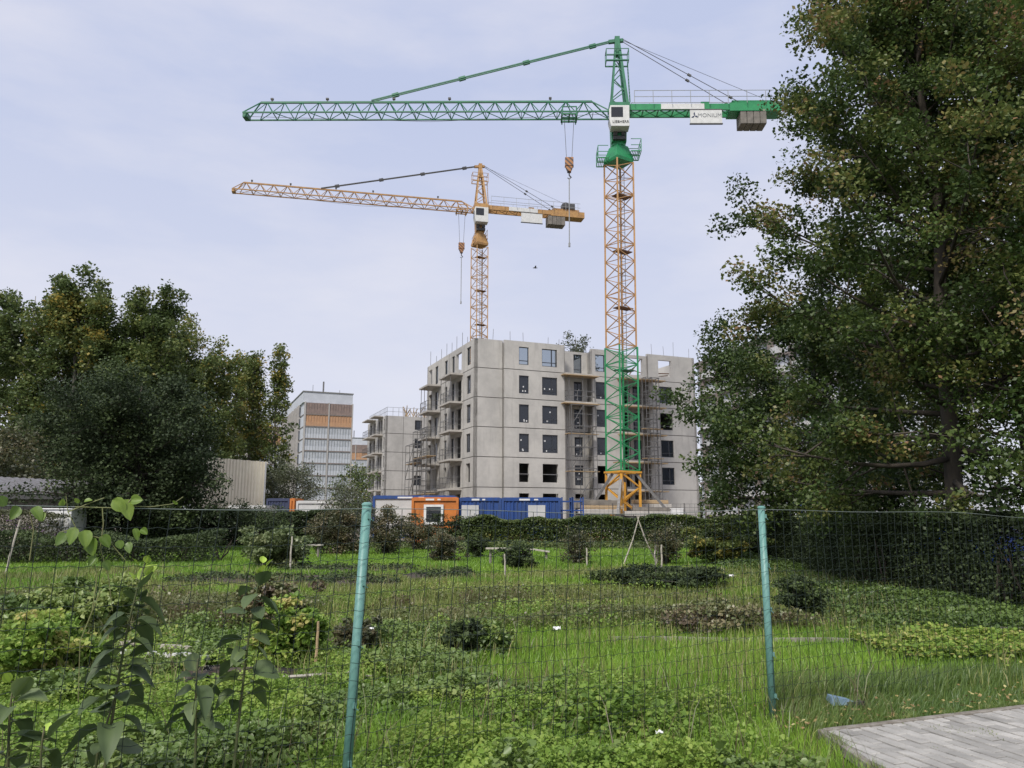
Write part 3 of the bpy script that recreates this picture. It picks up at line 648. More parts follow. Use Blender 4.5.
    for v in [1, 2.6, 4.2, 6, 7.6, 9.4, 11.3, 13.2, 15.5]:
        rb.tube([LW.P(lv(v), 18.4, -.15), LW.P(lv(v), 18.6 + rnd.uniform(.5, 1.8), -.15)], .024, 4)
    rb.build('rebar', M['steel'], root)
    return root
apt = apartment_shell()
A0 = Vector((-3.58, 73, 0))
def in_apt(name, W_, label, group=None, loc=(0, 0), **k):
    r = empty(name, A0, TH, label, 'scaffolding', group)
    return r
def scaf_thing(Wl, u0, u1, z0, z1, w0, w1, label, planks=(), **k):
    r = empty('scaffold_tower', A0, TH, label, 'scaffolding', 'scaffold towers standing against the concrete block')
    mb = MB(); scaffold(mb, Wl, u0, u1, z0, z1, w0, w1, **k); mb.build('scaffold_tube', M['steel'], r)
    for z in planks:
        p = MB(); Wl.box(p, u0 - .3, u1 + .3, z, z + .06, w0 + .03, w1 - .03); p.build('plank', M['wood'], r)
    return r
F_ = Wall((0, 0), (25.35, 0)); L_W = Wall((0, 16.2), (0, 0))
scaf_thing(F_, 9.7, 12.5, 0, 12.5, .3, 1.2, 'narrow scaffold tower in the wall recess left of the green crane mast', (5.9, 9.6), du=1.4, seed=4)
scaf_thing(F_, 17.7, 19.3, 0, 15.6, 1.6, 2.3, 'slim scaffold tower beside the balconies just right of the green crane mast', (7.3, 10.3), du=.9, dz=1.4, seed=5)
scaf_thing(L_W, 4.3, 9.3, 0, 10.5, 1.7, 2.7, 'wide scaffold on the left face between the two columns of balconies', (3.8, 7.6), du=1.7, seed=6)
scaf_thing(L_W, 0.9, 4.3, 0, 9.3, 1.7, 2.6, 'scaffold at the far left edge of the large concrete block', (3.8, 7.2), du=1.8, seed=7)

def second_block():
    th = TH; root = empty('apartment_building', (-19.37, 118, 0), th, 'smaller bare concrete block with balconies half hidden behind the larger one', 'building')
    Z = [-.6, 2.7, 5.56, 8.42, 11.28, 14.14, 16.9]; Lf, D = 14, 13
    F = Wall((0, 0), (Lf, 0)); LW = Wall((0, D), (0, 0)); wl = MB(); jm = MB(); wins = []
    for k in range(6):
        z = Z[k]; h = [(4.6, 5.75, z + .7, z + 2.2)]; lh = [(D - 1.3, D - .6, z + .5, z + 2.3), (D - 3.6, D - 2.2, z + .1, z + 2.3), (D - 5.0, D - 4.1, z + .1, z + 2.3), (D - 8.5, D - 7.0, z + .1, z + 2.3), (D - 11, D - 10, z + .3, z + 2.3)]
        F.panel(wl, 0, Lf, z + .04, Z[k + 1] - .04, h); LW.panel(wl, 0, D, z + .04, Z[k + 1] - .04, lh)
        F.box(jm, .02, Lf, Z[k + 1] - .045, Z[k + 1] + .045, -.28, -.06) if k < 5 else None
        LW.box(jm, .02, D - .02, Z[k + 1] - .045, Z[k + 1] + .045, -.28, -.06) if k < 5 else None
        if k > 1: wins.append((F, *h[0])); wins += [(LW, *q) for q in (lh[0], lh[2], lh[4])]
    Wall((Lf, D), (0, D)).panel(wl, 0, Lf, 0, 16.8); Wall((Lf, 0), (Lf, D)).panel(wl, 0, D, 0, 16.8)
    wl.build('wall', M['concrete_far'], root)
    F.box(jm, 2.74, 2.8, 0, 16.8, -.03, .004); jm.build('panel_joint', M['joint'], root)
    fl = MB()
    for k in range(1, 7): fl.bb(.32, Lf - .32, .32, D - .32, Z[k] - .25, Z[k] - .06)
    fl.build('floor_slab', M['inner'], root)
    pt = MB(); pt.bb(3.2, 3.4, .4, D - .4, 0, 13.8); pt.bb(.4, Lf - .4, 5, 5.2, 0, 13.8); pt.build('light_block_partition', M['inner'], root)  # inner walls added so the openings look into dark rooms
    for W, a, b, c, d in wins: window(root, W, a, b, c, d, 1, 'glass_dark')
    for k in range(1, 7):
        for a, b in ((5.2, 1.9), (11.2, 7.0)):
            zz = Z[k] if k < 6 else Z[6] + .12
            if k == 6: s = MB(); LW.box(s, D - a, D - b, zz - .15, zz, -.02, 1.4); s.build('canopy_slab', M['slab'], root); continue
            s = MB(); LW.box(s, D - a, D - b, zz - .2, zz, -.02, 1.3); s.build('balcony_slab', M['slab'], root)
            r_ = MB(); railing(r_, LW, D - a + .1, D - b - .1, zz, 1.2, 1.1, 0); r_.build('balcony_railing', M['darksteel'], root)
    rr = MB(); railing(rr, F, .2, Lf, 16.9, -.2, 1.3); railing(rr, LW, .2, D - .2, 16.9, -.2, 1.3); rr.build('roof_railing', M['ltsteel'], root)
    st = MB()
    for i in range(30):
        x = rnd.uniform(3.2, 8); st.bar((x, rnd.uniform(1, 4), 16.95), (x + rnd.gauss(0, .4), rnd.uniform(1, 4), 16.95 + rnd.uniform(.8, 1.9)), .09)
    st.build('timber_stack', M['wood'], root)
second_block()

# panel tower blocks far behind
def tower_block(name, loc, th, W, D, H, label, nfl, group=None):
    root = empty(name, loc, th, label, 'building', group)
    b = MB(); b.bb(0, W, 0, D, 0, H); b.build('wall', M['panelwhite'], root)
    fh = (H - 2.6 - 2.2) / nfl; F = Wall((0, 0), (W, 0)); LW = Wall((0, D), (0, 0))
    g = MB(); F.box(g, .0, W, H - 2.5, H + .05, .0, .35); F.box(g, -.35, .0, H - 2.5, H + .05, -D, .35); g.build('attic_band', M['panelwhite'], root)
    rc = MB(); rc.bb(-.5, W + .15, -.5, D + .15, H + .055, H + .32); ro = rc.build('roof', M['roofgrey'], root)
    an = MB(); an.bar((W * .42, 3, H + .3), (W * .42, 3, H + 3.4), .35); an.bar((W * .2, 3, H + .3), (W * .2, 3, H + 2.4), .1); an.bar((W * .8, 5, H + .3), (W * .8, 5, H + 1.8), .1); an.build('vent_pipe', M['steel'], ro)
    for k in range(nfl):
        z0 = 2.2 + k * fh; z1 = z0 + fh
        for a, b_ in ((.25, W * .5 - .22), (W * .5 + .22, W - .25)):
            n = 8
            if k == nfl - 1: m1 = 'brown'
            elif k == nfl - 2: m1 = 'facadeorange'
            else: m1 = None
            bal = MB(); F.box(bal, a, b_, z0 + .28, z0 + 1.25, .0, 1.0)
            bo = bal.build('loggia_parapet', M[m1 or 'panelwhite'], root)
            gl = MB(); F.box(gl, a + .03, b_ - .03, z0 + 1.25, z1 - .02, .0, .92); gl.build('glazing', M['brown'] if m1 == 'brown' else (M['facadeorange'] if m1 else M['lt_glass']), root)
            mu = MB()
            for i in range(n + 1):
                u = a + (b_ - a) * i / n; F.box(mu, u - .045, u + .045, z0 + .3, z1 - .03, .9, 1.03)
            mu.build('mullion', M['brown'] if m1 == 'brown' else (M['ltsteel'] if not m1 else M['facadeorange']), root)
        sl = MB(); F.box(sl, .1, W - .1, z0, z0 + .28, .0, 1.06); sl.build('floor_edge', M['brownedge'], root)
    fin = MB()
    for u in (.0, W * .5 - .17, W - .25): F.box(fin, u, u + .3, 2.2, H - 2.4, .0, 1.15)
    fin.build('fin', M['fin'], root)
    # left (long) face: ribbon windows and loggias
    for k in range(nfl + 0):
        z0 = 2.2 + k * fh; nb = int(D / 5.4)
        for i in range(nb):
            u = i * 5.4 + .6; wn = MB(); LW.box(wn, u, u + 1.5, z0 + .9, z0 + 2.3, .0, .03); wn.build('window', M['farwindow'], root)
            wn = MB(); LW.box(wn, u + 2.6, u + 4.4, z0 + .3, z1_(z0, fh), .0, .35); wn.build('loggia', M['farwindow'], root)
        bd = MB(); LW.box(bd, 0, D, z0, z0 + .16, .0, .12); bd.build('storey_band', M['brownedge'], root)
    for i in range(int(D / 5.4)):
        pb = MB(); LW.box(pb, i * 5.4 + 2.3, i * 5.4 + 2.55, 2.2, H - 2.5, .0, .7); LW.box(pb, i * 5.4 + 4.45, i * 5.4 + 4.7, 2.2, H - 2.5, .0, .7); pb.build('fin', M['fin'], root)
    return root
def z1_(z0, fh): return z0 + fh - .4
M['lt_glass'] = mat('lt_glass', (.46, .48, .51), .3, (.36, .385, .42), .9)
M['brownedge'] = mat('brownedge', (.15, .135, .125), .8, (.22, .18, .16), 1)
M['fin'] = mat('fin', (.40, .38, .36), .8, (.34, .32, .31), 1)
M['farwindow'] = mat('farwindow', (.07, .075, .085), .2, (.13, .14, .16), .8)
tower_block('tower_block', (-50.2, 185, 0), R(23), 11.6, 43, 31.2, 'white nine storey panel tower with brown and orange top floors left of the concrete blocks', 9)
tower_block('tower_block', (-66, 300, 0), R(12), 10.5, 16, 31.5, 'lower looking far panel tower seen between the white tower and the smaller concrete block', 9)
tower_block('tower_block', (-78, 232, 0), R(23), 11, 30, 31, 'panel tower mostly hidden behind the slim poplars', 9)

def right_block():
    root = empty('apartment_building', (31.7, 130, 0), 0, 'white and brown panel block half hidden behind the big leafy trees on the right', 'building')
    W = Wall((0, 0), (11.5, -44)); L = W.len; H = 27; nb = 9; fh = 2.8
    b = MB(); W.box(b, 0, L, 0, H, -12, 0); b.build('wall', M['panelwhite'], root)
    r = MB(); W.box(r, -.4, L + .4, H + .002, H + .35, -12.3, .5); r.bb(3, 5.5, -9, -5, H + .36, H + 1.3); ro = r.build('roof', M['brownedge'], root)
    for k in range(9):
        z = 1.6 + k * fh
        s = MB(); W.box(s, .05, L - .05, z + 2.45, z + 2.75, .0, .5); s.build('storey_band', M['brownedge'], root)
        for i in range(nb):
            u = .8 + i * 5; wn = MB(); W.box(wn, u, u + 1.6, z + .9, z + 2.3, .0, .03); wn.build('window', M['farwindow'], root)
            u = 2.9 + i * 5; bp = MB(); W.box(bp, u, u + 2.3, z + .1, z + 1.1, .0, .9); bp.build('balcony', M['offwhite'], root)
    for i in range(nb):
        f = MB(); W.box(f, 2.45 + i * 5, 2.8 + i * 5, 0, H - .1, .0, .95); f.build('fin', M['brownedge'], root)
right_block()

# ================================================================== CRANES
def lattice(mb, cx, cy_, z0, z1, s, rot, bay=.72, leg=.13, br=.06):
    cs = [Vector((cx + s / 2 * (math.cos(rot) * a - math.sin(rot) * b), cy_ + s / 2 * (math.sin(rot) * a + math.cos(rot) * b), 0)) for a, b in ((-1, -1), (1, -1), (1, 1), (-1, 1))]
    for c in cs: mb.bar(c + Vector((0, 0, z0)), c + Vector((0, 0, z1)), leg)
    n = max(1, round((z1 - z0) / bay)); h = (z1 - z0) / n
    for k in range(4):
        a, b = cs[k], cs[(k + 1) % 4]
        for i in range(n):
            p, q = (a, b) if (i + k) % 2 else (b, a)
            mb.bar(p + Vector((0, 0, z0 + i * h)), q + Vector((0, 0, z0 + (i + 1) * h)), br)
            if i % 6 == 0: mb.bar(a + Vector((0, 0, z0 + i * h)), b + Vector((0, 0, z0 + i * h)), br)
    return cs

def crane(label, loc, mastsegs, s, mrot, head, zm, zj, jl, cl, za, k, mats, cw_x, sign_x, hook, words, jh=1.3, group='tower cranes over the building site', lean=0, pfw=1.0):
    """k: size factor of upper works. jib along local -x after heading"""
    root = empty('tower_crane', loc, 0, label, 'crane', group); root.rotation_euler.y = lean
    hd = Matrix.Rotation(head, 4, 'Z')
    def T(x, y, z): v = hd @ Vector((x, y, 0)); return Vector((v.x, v.y, z))
    def hbox(mb, x0, x1, y0, y1, z0, z1):
        v = [T(x, y, z) for z in (z0, z1) for y in (y0, y1) for x in (x0, x1)]
        mb.add(v, [(0, 2, 3, 1), (4, 5, 7, 6), (0, 1, 5, 4), (2, 6, 7, 3), (0, 4, 6, 2), (1, 3, 7, 5)])
    for (z0, z1, m, ss) in mastsegs:
        mb = MB(); lattice(mb, 0, 0, z0, z1, ss, mrot); mo = mb.build('mast_section', M[m], root)
        ld = MB()
        for q in (-.2, .2): ld.bar((q + .25, 0, z0), (q + .25, 0, z1), .045)
        zz = z0
        while zz < z1: ld.bar((.05, 0, zz), (.45, 0, zz), .03); zz += .32
        ld.build('ladder', M['steel'] if m != 'cr_green' else M['cr_green'], mo)
        zz = z1 - .1; 
        pf = MB(); h_ = ss / 2 - .12; cs_, sn_ = math.cos(mrot), math.sin(mrot)
        for zp in [z for z in (np.arange(z0 + 3.2, z1 - 1, 4.9))]:
            v = [(cs_ * a - sn_ * b, sn_ * a + cs_ * b, zp + dz) for dz in (0, .06) for a, b in ((-h_, -h_), (h_, -h_), (h_, h_ * .1), (-h_, h_ * .1))]
            pf.add(v, [(0, 3, 2, 1), (4, 5, 6, 7), (0, 1, 5, 4), (1, 2, 6, 5), (2, 3, 7, 6), (3, 0, 4, 7)])
        if pf.v: pf.build('rest_platform', M['rust'] if m != 'cr_green' else M['cr_dkgreen'], mo)
    mj, mh, mcj = mats['jib'], mats['head'], mats['cjib']
    # slewing unit : flared collar, ring, column
    col = MB()
    def frus(z0, z1, a, b, rot=0):
        v = []
        for z, h_ in ((z0, a), (z1, b)):
            for sx, sy in ((-1, -1), (1, -1), (1, 1), (-1, 1)):
                c_, s_ = math.cos(rot), math.sin(rot); v.append((h_ * (sx * c_ - sy * s_), h_ * (sx * s_ + sy * c_), z))
        col.add(v, [(3, 2, 1, 0), (4, 5, 6, 7), (0, 1, 5, 4), (1, 2, 6, 5), (2, 3, 7, 6), (3, 0, 4, 7)])
    frus(zm, zm + .25 * k, s * .50, s * .53, mrot); frus(zm + .25 * k, zm + 1.5 * k, s * .53, s * .33, mrot)
    col.tube([(0, 0, zm + 1.5 * k), (0, 0, zm + 1.75 * k)], s * .36, 16)
    frus(zm + 1.75 * k, zj - .002, s * .36, s * .40, head)
    so_ = col.build('slewing_unit', M[mats['slew']], root)
    gb = MB(); 
    for x in (-.35, .35): gb.tube([T(x * k, -s * .40, zm + 2.35 * k), T(x * k, -s * .40 - .25, zm + 2.35 * k)], .2 * k, 12)
    hbox(gb, -.55 * k, .55 * k, -s * .55, -s * .37, zm + 1.8 * k, zm + 2.1 * k); gb.build('slewing_motor', M['darksteel'], so_)
    pf = MB()
    for sx in (-1, 1):
        x0 = sx * s * .55; x1 = sx * (s * .62 + .75 * k * pfw); z = zm + (.15 if sx < 0 else .75) * k
        [pf.bar(T(x0 + (x1 - x0) * q / 6, -.9 * k, z), T(x0 + (x1 - x0) * q / 6, .9 * k, z), .05) for q in range(7)]; [pf.bar(T(x0, yy, z), T(x1, yy, z), .08) for yy in (-.9 * k, 0, .9 * k)]
        for yy in (-.9 * k, 0, .9 * k): pf.bar(T(x1, yy, z), T(x1, yy, z + 1.1 * k), .05)
        for zz in (.55, 1.1):
            pf.bar(T(x1, -.9 * k, z + zz * k), T(x1, .9 * k, z + zz * k), .045)
            for yy in (-.9 * k, .9 * k): pf.bar(T(x0, yy, z + zz * k), T(x1, yy, z + zz * k), .045)
    pf.build('slewing_platform', M[mats['slew']], so_)
    # cab
    c = MB(); cy0 = -s * .42 - 1.15 * k; cx0 = -.95 * k; cx1 = .75 * k; cz = zj - 2.0 * k
    v = [T(x, y, z) for (x, z) in ((cx0 + .15 * k, cz), (cx1, cz), (cx1, cz + 1.9 * k), (cx0 + .1, cz + 1.9 * k), (cx0, cz + 1.5 * k), (cx0, cz + .6 * k)) for y in (cy0, cy0 + 1.1 * k)]
    c.add(v, [(0, 2, 4, 6, 8, 10), (1, 11, 9, 7, 5, 3)] + [((2 * i), (2 * i + 1), (2 * i + 3) % 12, (2 * i + 2) % 12) for i in range(6)])
    co = c.build('cab', M['cab'], root, bevel=.03)
    g = MB(); hbox(g, cx0 + .16 * k, cx0 + 1.15 * k, cy0 - .02, cy0 + .02, cz + .82 * k, cz + 1.72 * k); hbox(g, cx0 - .02, cx0 + .02, cy0 + .1, cy0 + 1.0 * k, cz + .65 * k, cz + 1.45 * k); g.build('cab_window', M['carglass'], co)
    def text(s_, size, p, rot, parent, m, name='lettering'):
        cu = bpy.data.curves.new('lettering', 'FONT'); cu.body = s_; cu.size = size; cu.extrude = .01; cu.align_x = 'CENTER'; cu.align_y = 'CENTER'
        to = bpy.data.objects.new('t', cu); C.objects.link(to); dg = bpy.context.evaluated_depsgraph_get(); me = bpy.data.meshes.new_from_object(to.evaluated_get(dg)); bpy.data.objects.remove(to)
        me.materials.clear(); me.materials.append(m); o = bpy.data.objects.new(name, me); C.objects.link(o); o.parent = parent; o.location = p; o.rotation_euler = (R(90), 0, rot)
    if words.get('cab'): text(words['cab'], .33 * k, T((cx0 + cx1) / 2 + .1 * k, cy0 - .02, cz + .38 * k), head, co, M['darksteel'])
    # tower head
    hm = MB(); b0 = .82 * k; b1 = .14 * k; leg = .15 * k
    cs0 = [T(x, y, zj + .0) for x, y in ((-b0 * .8, -b0), (b0, -b0), (b0, b0), (-b0 * .8, b0))]; cs1 = [T(x, y, za - .9 * k) for x, y in ((-b1, -b1 * 1.6), (b1, -b1 * 1.6), (b1, b1 * 1.6), (-b1, b1 * 1.6))]
    n = 7
    for i in range(4):
        hm.bar(cs0[i], cs1[i], leg * (1.5 if i in (1, 2) else 1)); a0, a1, c0, c1 = cs0[i], cs1[i], cs0[(i + 1) % 4], cs1[(i + 1) % 4]
        for j in range(n):
            p, q = (a0.lerp(a1, j / n), c0.lerp(c1, (j + 1) / n)) if (j + i) % 2 else (c0.lerp(c1, j / n), a0.lerp(a1, (j + 1) / n)); hm.bar(p, q, .065 * k)
    hbox(hm, -.22 * k, .22 * k, -.3 * k, .3 * k, za - 1.9 * k, za - .15 * k); hm.bar(T(-.75 * k, 0, za - .55 * k), T(.55 * k, 0, za - .4 * k), .28 * k)
    hbox(hm, -b0, b0 * 1.15, -b0 * 1.1, b0 * 1.1, zj + .0, zj + .75 * k)
    ho = hm.build('tower_head', M[mh], root)
    tp = MB()
    for x in (-1.0, .95):
        for zz in (0, .55, 1.1):
            for yy in (-.5, .5): tp.bar(T(min(x, 0) * k, yy * k, za - 2.6 * k + zz * k), T(max(x, 0) * k, yy * k, za - 2.6 * k + zz * k), .05 if zz else .1)
        for yy in (-.5, .5): tp.bar(T(x * k, yy * k, za - 2.6 * k), T(x * k, yy * k, za - 1.5 * k), .06)
        for zz in (0, 1.1): tp.bar(T(x * k, -.5 * k, za - 2.6 * k + zz * k), T(x * k, .5 * k, za - 2.6 * k + zz * k), .06)
    for yy in (-.2, .2): tp.bar(T(b0 * 1.3, yy, zj + 1.2), T(b1 + .75 * k, yy, za - 2.6 * k), .04)
    for i in range(12): q = i / 12; tp.bar(T(b0 * 1.3 * (1 - q) + (b1 + .75 * k) * q, -.2, (zj + 1.2) * (1 - q) + (za - 2.6 * k) * q), T(b0 * 1.3 * (1 - q) + (b1 + .75 * k) * q, .2, (zj + 1.2) * (1 - q) + (za - 2.6 * k) * q), .035)
    tp.build('head_platform', M[mh], ho)
    # jib
    jb = MB(); w2 = .68 * k; x0 = -b0 * .8; bay = 1.55 * k; nb = int(jl / bay); r_ = .11 * k; zt = zj + jh
    for yy in (-w2, w2): jb.bar(T(x0, yy, zj), T(-jl, yy, zj), r_)
    jb.bar(T(x0 - 1.6 * k, 0, zt), T(-jl + 1.3, 0, zt), r_ * 1.45)
    for yy in (-w2, w2): jb.bar(T(x0 - 1.6 * k, 0, zt), T(x0, yy, zj), r_ * .8); jb.bar(T(-jl + 1.3, 0, zt), T(-jl, yy, zj), r_ * .8)
    for i in range(nb):
        xa = x0 - i * bay; xb = xa - bay; xm = (xa + xb) / 2
        if xb < -jl: break
        for yy in (-w2, w2):
            if i > 0 and xm > -jl + 1.2:
                jb.bar(T(xa, yy, zj), T(xm, 0, zt), .062 * k); jb.bar(T(xm, 0, zt), T(xb, yy, zj), .062 * k)
        a, b = (-w2, w2) if i % 2 else (w2, -w2); jb.bar(T(xa, a, zj), T(xb, b, zj), .05 * k); 
        if i % 2: jb.bar(T(xa, -w2, zj), T(xa, w2, zj), .05 * k)
    hbox(jb, -jl - .1, -jl + .35, -.4 * k, .4 * k, zj - .25, zj + .15)
    jo = jb.build('jib', M[mj], root)
    jw = MB(); jw.tube([T(-1, 0, zj + .12), T(-jl * .5, 0, zj - .55 * k), T(-jl + .5, 0, zj - .02)], .018, 4); jw.build('hoist_rope', M['rope'], jo)
    lt = MB()
    for f in (.18, .45, .6, .78, .93):
        lt.bar(T(-jl * f, .0, zt), T(-jl * f, 0, zt + .35 * k), .09 * k); hbox(lt, -jl * f - .12, -jl * f + .12, -.1, .1, zt + .25 * k, zt + .4 * k)
    lt.build('jib_lamp', M['darksteel'], jo)
    # trolley
    hx, hz_, lz = hook
    tr = MB(); [tr.bar(T(hx + x * k, -w2 - .1, zj - .22 * k), T(hx + x * k, w2 + .1, zj - .22 * k), .12 * k) for x in (-.65, 0, .65)]; [tr.bar(T(hx - .65 * k, yy, zj - .22 * k), T(hx + .65 * k, yy, zj - .22 * k), .12 * k) for yy in (-w2, 0, w2)]
    for x in (-.6, .6):
        for yy in (-w2 - .05, w2 + .05): tr.bar(T(hx + x * k, yy, zj - .45 * k), T(hx + x * k, yy, zj + .45 * k), .1 * k)
    tr.bar(T(hx - .6 * k, -w2, zj + .45 * k), T(hx + .6 * k, -w2, zj + .45 * k), .08 * k); tro = tr.build('trolley', M[mj], root)
    rp = MB()
    for x in (-.42, .42): rp.tube([T(hx + x * k, 0, zj - .3 * k), T(hx + x * .55 * k, 0, hz_ + .4 * k)], .022 * k, 5)
    rp.build('hoist_rope', M['rope'], tro)
    hb = MB(); hbox(hb, hx - .36 * k, hx + .36 * k, -.2, .2, hz_ - .35 * k, hz_ + .45 * k); v = [T(hx + a, b, z) for z, q in ((hz_ - .352 * k, .34 * k), (hz_ - .85 * k, .13 * k)) for a, b in ((-q, -.19), (q, -.19), (q, .19), (-q, .19))]
    hb.add(v, [(0, 3, 2, 1)[::-1], (4, 5, 6, 7)[::-1], (0, 1, 5, 4), (1, 2, 6, 5), (2, 3, 7, 6), (3, 0, 4, 7)])
    hbo = hb.build('hook_block', M['hookstripe'], root, bevel=.04)
    hk = MB(); hk.tube([T(hx, 0, hz_ - .8 * k), T(hx, 0, hz_ - 1.15 * k), T(hx + .16 * k, 0, hz_ - 1.35 * k), T(hx + .02, 0, hz_ - 1.52 * k), T(hx - .15 * k, 0, hz_ - 1.38 * k)], [.07 * k, .06 * k, .07 * k, .06 * k, .03 * k], 6); hk.build('hook', M['darksteel'], hbo)
    ch = MB(); ch.tube([T(hx, -.02, hz_ - 1.4 * k), T(hx, -.02, lz)], .05 * k, 6); ch.tube([T(hx, -.02, lz + .35), T(hx, -.02, lz)], .1 * k, 6); ch.build('lifting_chain', M['ltsteel'], hbo)
    # counter jib
    cj = MB(); xz = b0
    for yy in (-.62 * k, .62 * k): hbox(cj, xz, cl, yy - .09, yy + .09, zj + .12 * k, zj + .68 * k)
    n = int((cl - xz) / (1.3 * k))
    for i in range(n):
        xa = xz + i * 1.3 * k; cj.bar(T(xa, -.6 * k, zj + .2), T(xa + 1.3 * k, .6 * k, zj + .2), .07); cj.bar(T(xa, .6 * k, zj + .2), T(xa + 1.3 * k, -.6 * k, zj + .2), .07); cj.bar(T(xa, -.6 * k, zj + .2), T(xa, .6 * k, zj + .2), .1)
    hbox(cj, cl - 4.2 * k, cl + .2, -.75 * k, .75 * k, zj + .0, zj + .75 * k); hbox(cj, cl - 3.9 * k, cl - .4 * k, -.4 * k, .4 * k, zj + .76 * k, zj + 1.15 * k)
    hbox(cj, sign_x - .35 * k, sign_x + .35 * k, -.72 * k, -.6 * k, zj + .0, zj + .85 * k)
    cjo = cj.build('counter_jib', M[mcj], root)
    rl = MB(); m_ = int((cl - xz - .5) / (1.6 * k))
    for yy in (-1.0 * k, 1.0 * k):
        for i in range(m_ + 1): x = xz + .5 + i * 1.6 * k; rl.bar(T(x, yy, zj + .6 * k), T(x, yy, zj + 1.75 * k), .045)
        for zz in (1.18, 1.75): rl.bar(T(xz + .5, yy, zj + zz * k), T(cl - .5, yy, zj + zz * k), .04)
    rl.build('handrail', M['ltsteel'], cjo)
    wp = MB(); hbox(wp, xz + 2.3 * k + .5, xz + 2.3 * k + .5 + 3.7 * k, -.76 * k, -.715 * k, zj + .16 * k, zj + .66 * k); wpo = wp.build('name_panel', M['cab'], cjo)
    sg = MB(); hbox(sg, sign_x - 1.35 * k, sign_x + 1.35 * k, -.95 * k, -.82 * k, zj - 1.25 * k, zj - .0 * k); sgo = sg.build('sign_board', M['cab'], root)
    fr = MB(); 
    for z in (zj - 1.3 * k, zj + .0 * k): hbox(fr, sign_x - 1.4 * k, sign_x + 1.4 * k, -.97 * k, -.80 * k, z - .04, z + .04)
    fr.build('sign_frame', M['darksteel'], sgo)
    if words.get('sign'):
        text(words['sign'], .50 * k, T(sign_x + .30 * k, -.965 * k, zj - .55 * k), head, sgo, M['ltsteel'])
        lg = MB(); c0 = T(sign_x - .98 * k, -.965 * k, zj - .58 * k); ax = (T(1, 0, 0) - T(0, 0, 0))
        for a in (90, 210, 330):
            d = ax * math.cos(R(a)) + Vector((0, 0, math.sin(R(a)))); e = ax * math.cos(R(a + 90)) + Vector((0, 0, math.sin(R(a + 90))))
            n_v = Vector((ax.y, -ax.x, 0)) * .01
            lg.add([c0 + n_v, c0 + n_v + d * .18 * k + e * .10 * k, c0 + n_v + d * .34 * k, c0 + n_v + d * .12 * k - e * .05 * k], [(0, 1, 2, 3)])
            lg.add([c0 - n_v, c0 - n_v + d * .18 * k + e * .10 * k, c0 - n_v + d * .34 * k, c0 - n_v + d * .12 * k - e * .05 * k], [(3, 2, 1, 0)])
        lg.build('logo', M['navy'], sgo)
    cwm = MB(); n = 4
    for i in range(n): hbox(cwm, cw_x - 1.1 * k + i * .56 * k, cw_x - 1.1 * k + i * .56 * k + .52 * k, -.7 * k, .7 * k, zj - 1.15 * k, zj - .004)
    cwm.build('counterweight', M['cr_cw'], root, bevel=.03)
    if mats.get('winch'):
        wi = MB(); hbox(wi, cl - 2.6 * k, cl - 1.0 * k, -.5 * k, .5 * k, zj + 1.16 * k, zj + 1.9 * k); wi.tube([T(cl - 2.2 * k, -.6 * k, zj + 1.6 * k), T(cl - 2.2 * k, .6 * k, zj + 1.6 * k)], .4 * k, 10); wi.build('winch', M['darksteel'], cjo)
    # pendants
    pd = MB(); jx = -jl * .66
    for yy in (-.12, .12): pd.bar(T(-.7 * k, yy, za - .55 * k), T(jx, yy, zt + .12), .085 * k)
    for q in (.07, .35, .62, .9): c0 = T(-.7 * k, 0, za - .55 * k).lerp(T(jx, 0, zt + .12), q); hv = (T(jx, 0, zt) - T(-.7 * k, 0, za)).normalized() * .3; pd.bar(c0 - hv, c0 + hv, .22 * k, .34 * k)
    pd.build('pendant_bar', M[mats['pend']], root)
    for yy, ex in ((-.6, cl - 3.4 * k), (.6, cl - 3.4 * k), (0, cl - 1.2 * k)):
        pr = MB(); a = T(.5 * k, yy * .3, za - .4 * k); b = T(ex, yy * k, zj + (.9 if yy else 1.6) * k); pr.tube([a, b], .03 * k if yy else .018, 5)
        if yy:
            for q in (.58, .93): pr.bar(a.lerp(b, q - .015), a.lerp(b, q + .015), .16 * k)
        pr.build('pendant_rope', M['darksteel'], root)
    return root

def stripes():
    m = bpy.data.materials.new('hookstripe'); m.use_nodes = True; n = m.node_tree.nodes; l = m.node_tree.links.new; p = n['Principled BSDF']; p.inputs['Roughness'].default_value = .6
    t = n.new('ShaderNodeTexCoord'); mp_ = n.new('ShaderNodeMapping'); mp_.inputs['Rotation'].default_value = (0, R(45), 0)
    wv = n.new('ShaderNodeTexWave'); wv.inputs['Scale'].default_value = 1.0; r = n.new('ShaderNodeValToRGB'); r.color_ramp.interpolation = 'CONSTANT'; r.color_ramp.elements[1].position = .5
    r.color_ramp.elements[0].color = (.38, .17, .06, 1); r.color_ramp.elements[1].color = (.09, .06, .05, 1)
    l(t.outputs['Object'], mp_.inputs[0]); l(mp_.outputs[0], wv.inputs[0]); l(wv.outputs[0], r.inputs[0]); l(r.outputs[0], p.inputs['Base Color']); return m
M['hookstripe'] = stripes()
cr1 = crane('taller crane with green jib on a yellow and green lattice mast over the concrete block', (8.85, 62.4, 0),
      [(5.2, 15.3, 'cr_green', 1.88), (15.35, 31.5, 'cr_orange', 1.75)], 1.75, R(31), R(-1.4), 31.5, 36.0, 32.75, 13.7, 43.55, 1.0,
      dict(jib='cr_dkgreen', head='cr_dkgreen', cjib='cr_green', slew='cr_green', pend='cr_dkgreen'), 11.5, 7.4, (-4.25, 31.6, 24.0), dict(cab='LIEBHERR', sign='MONIUM'), lean=R(.6))
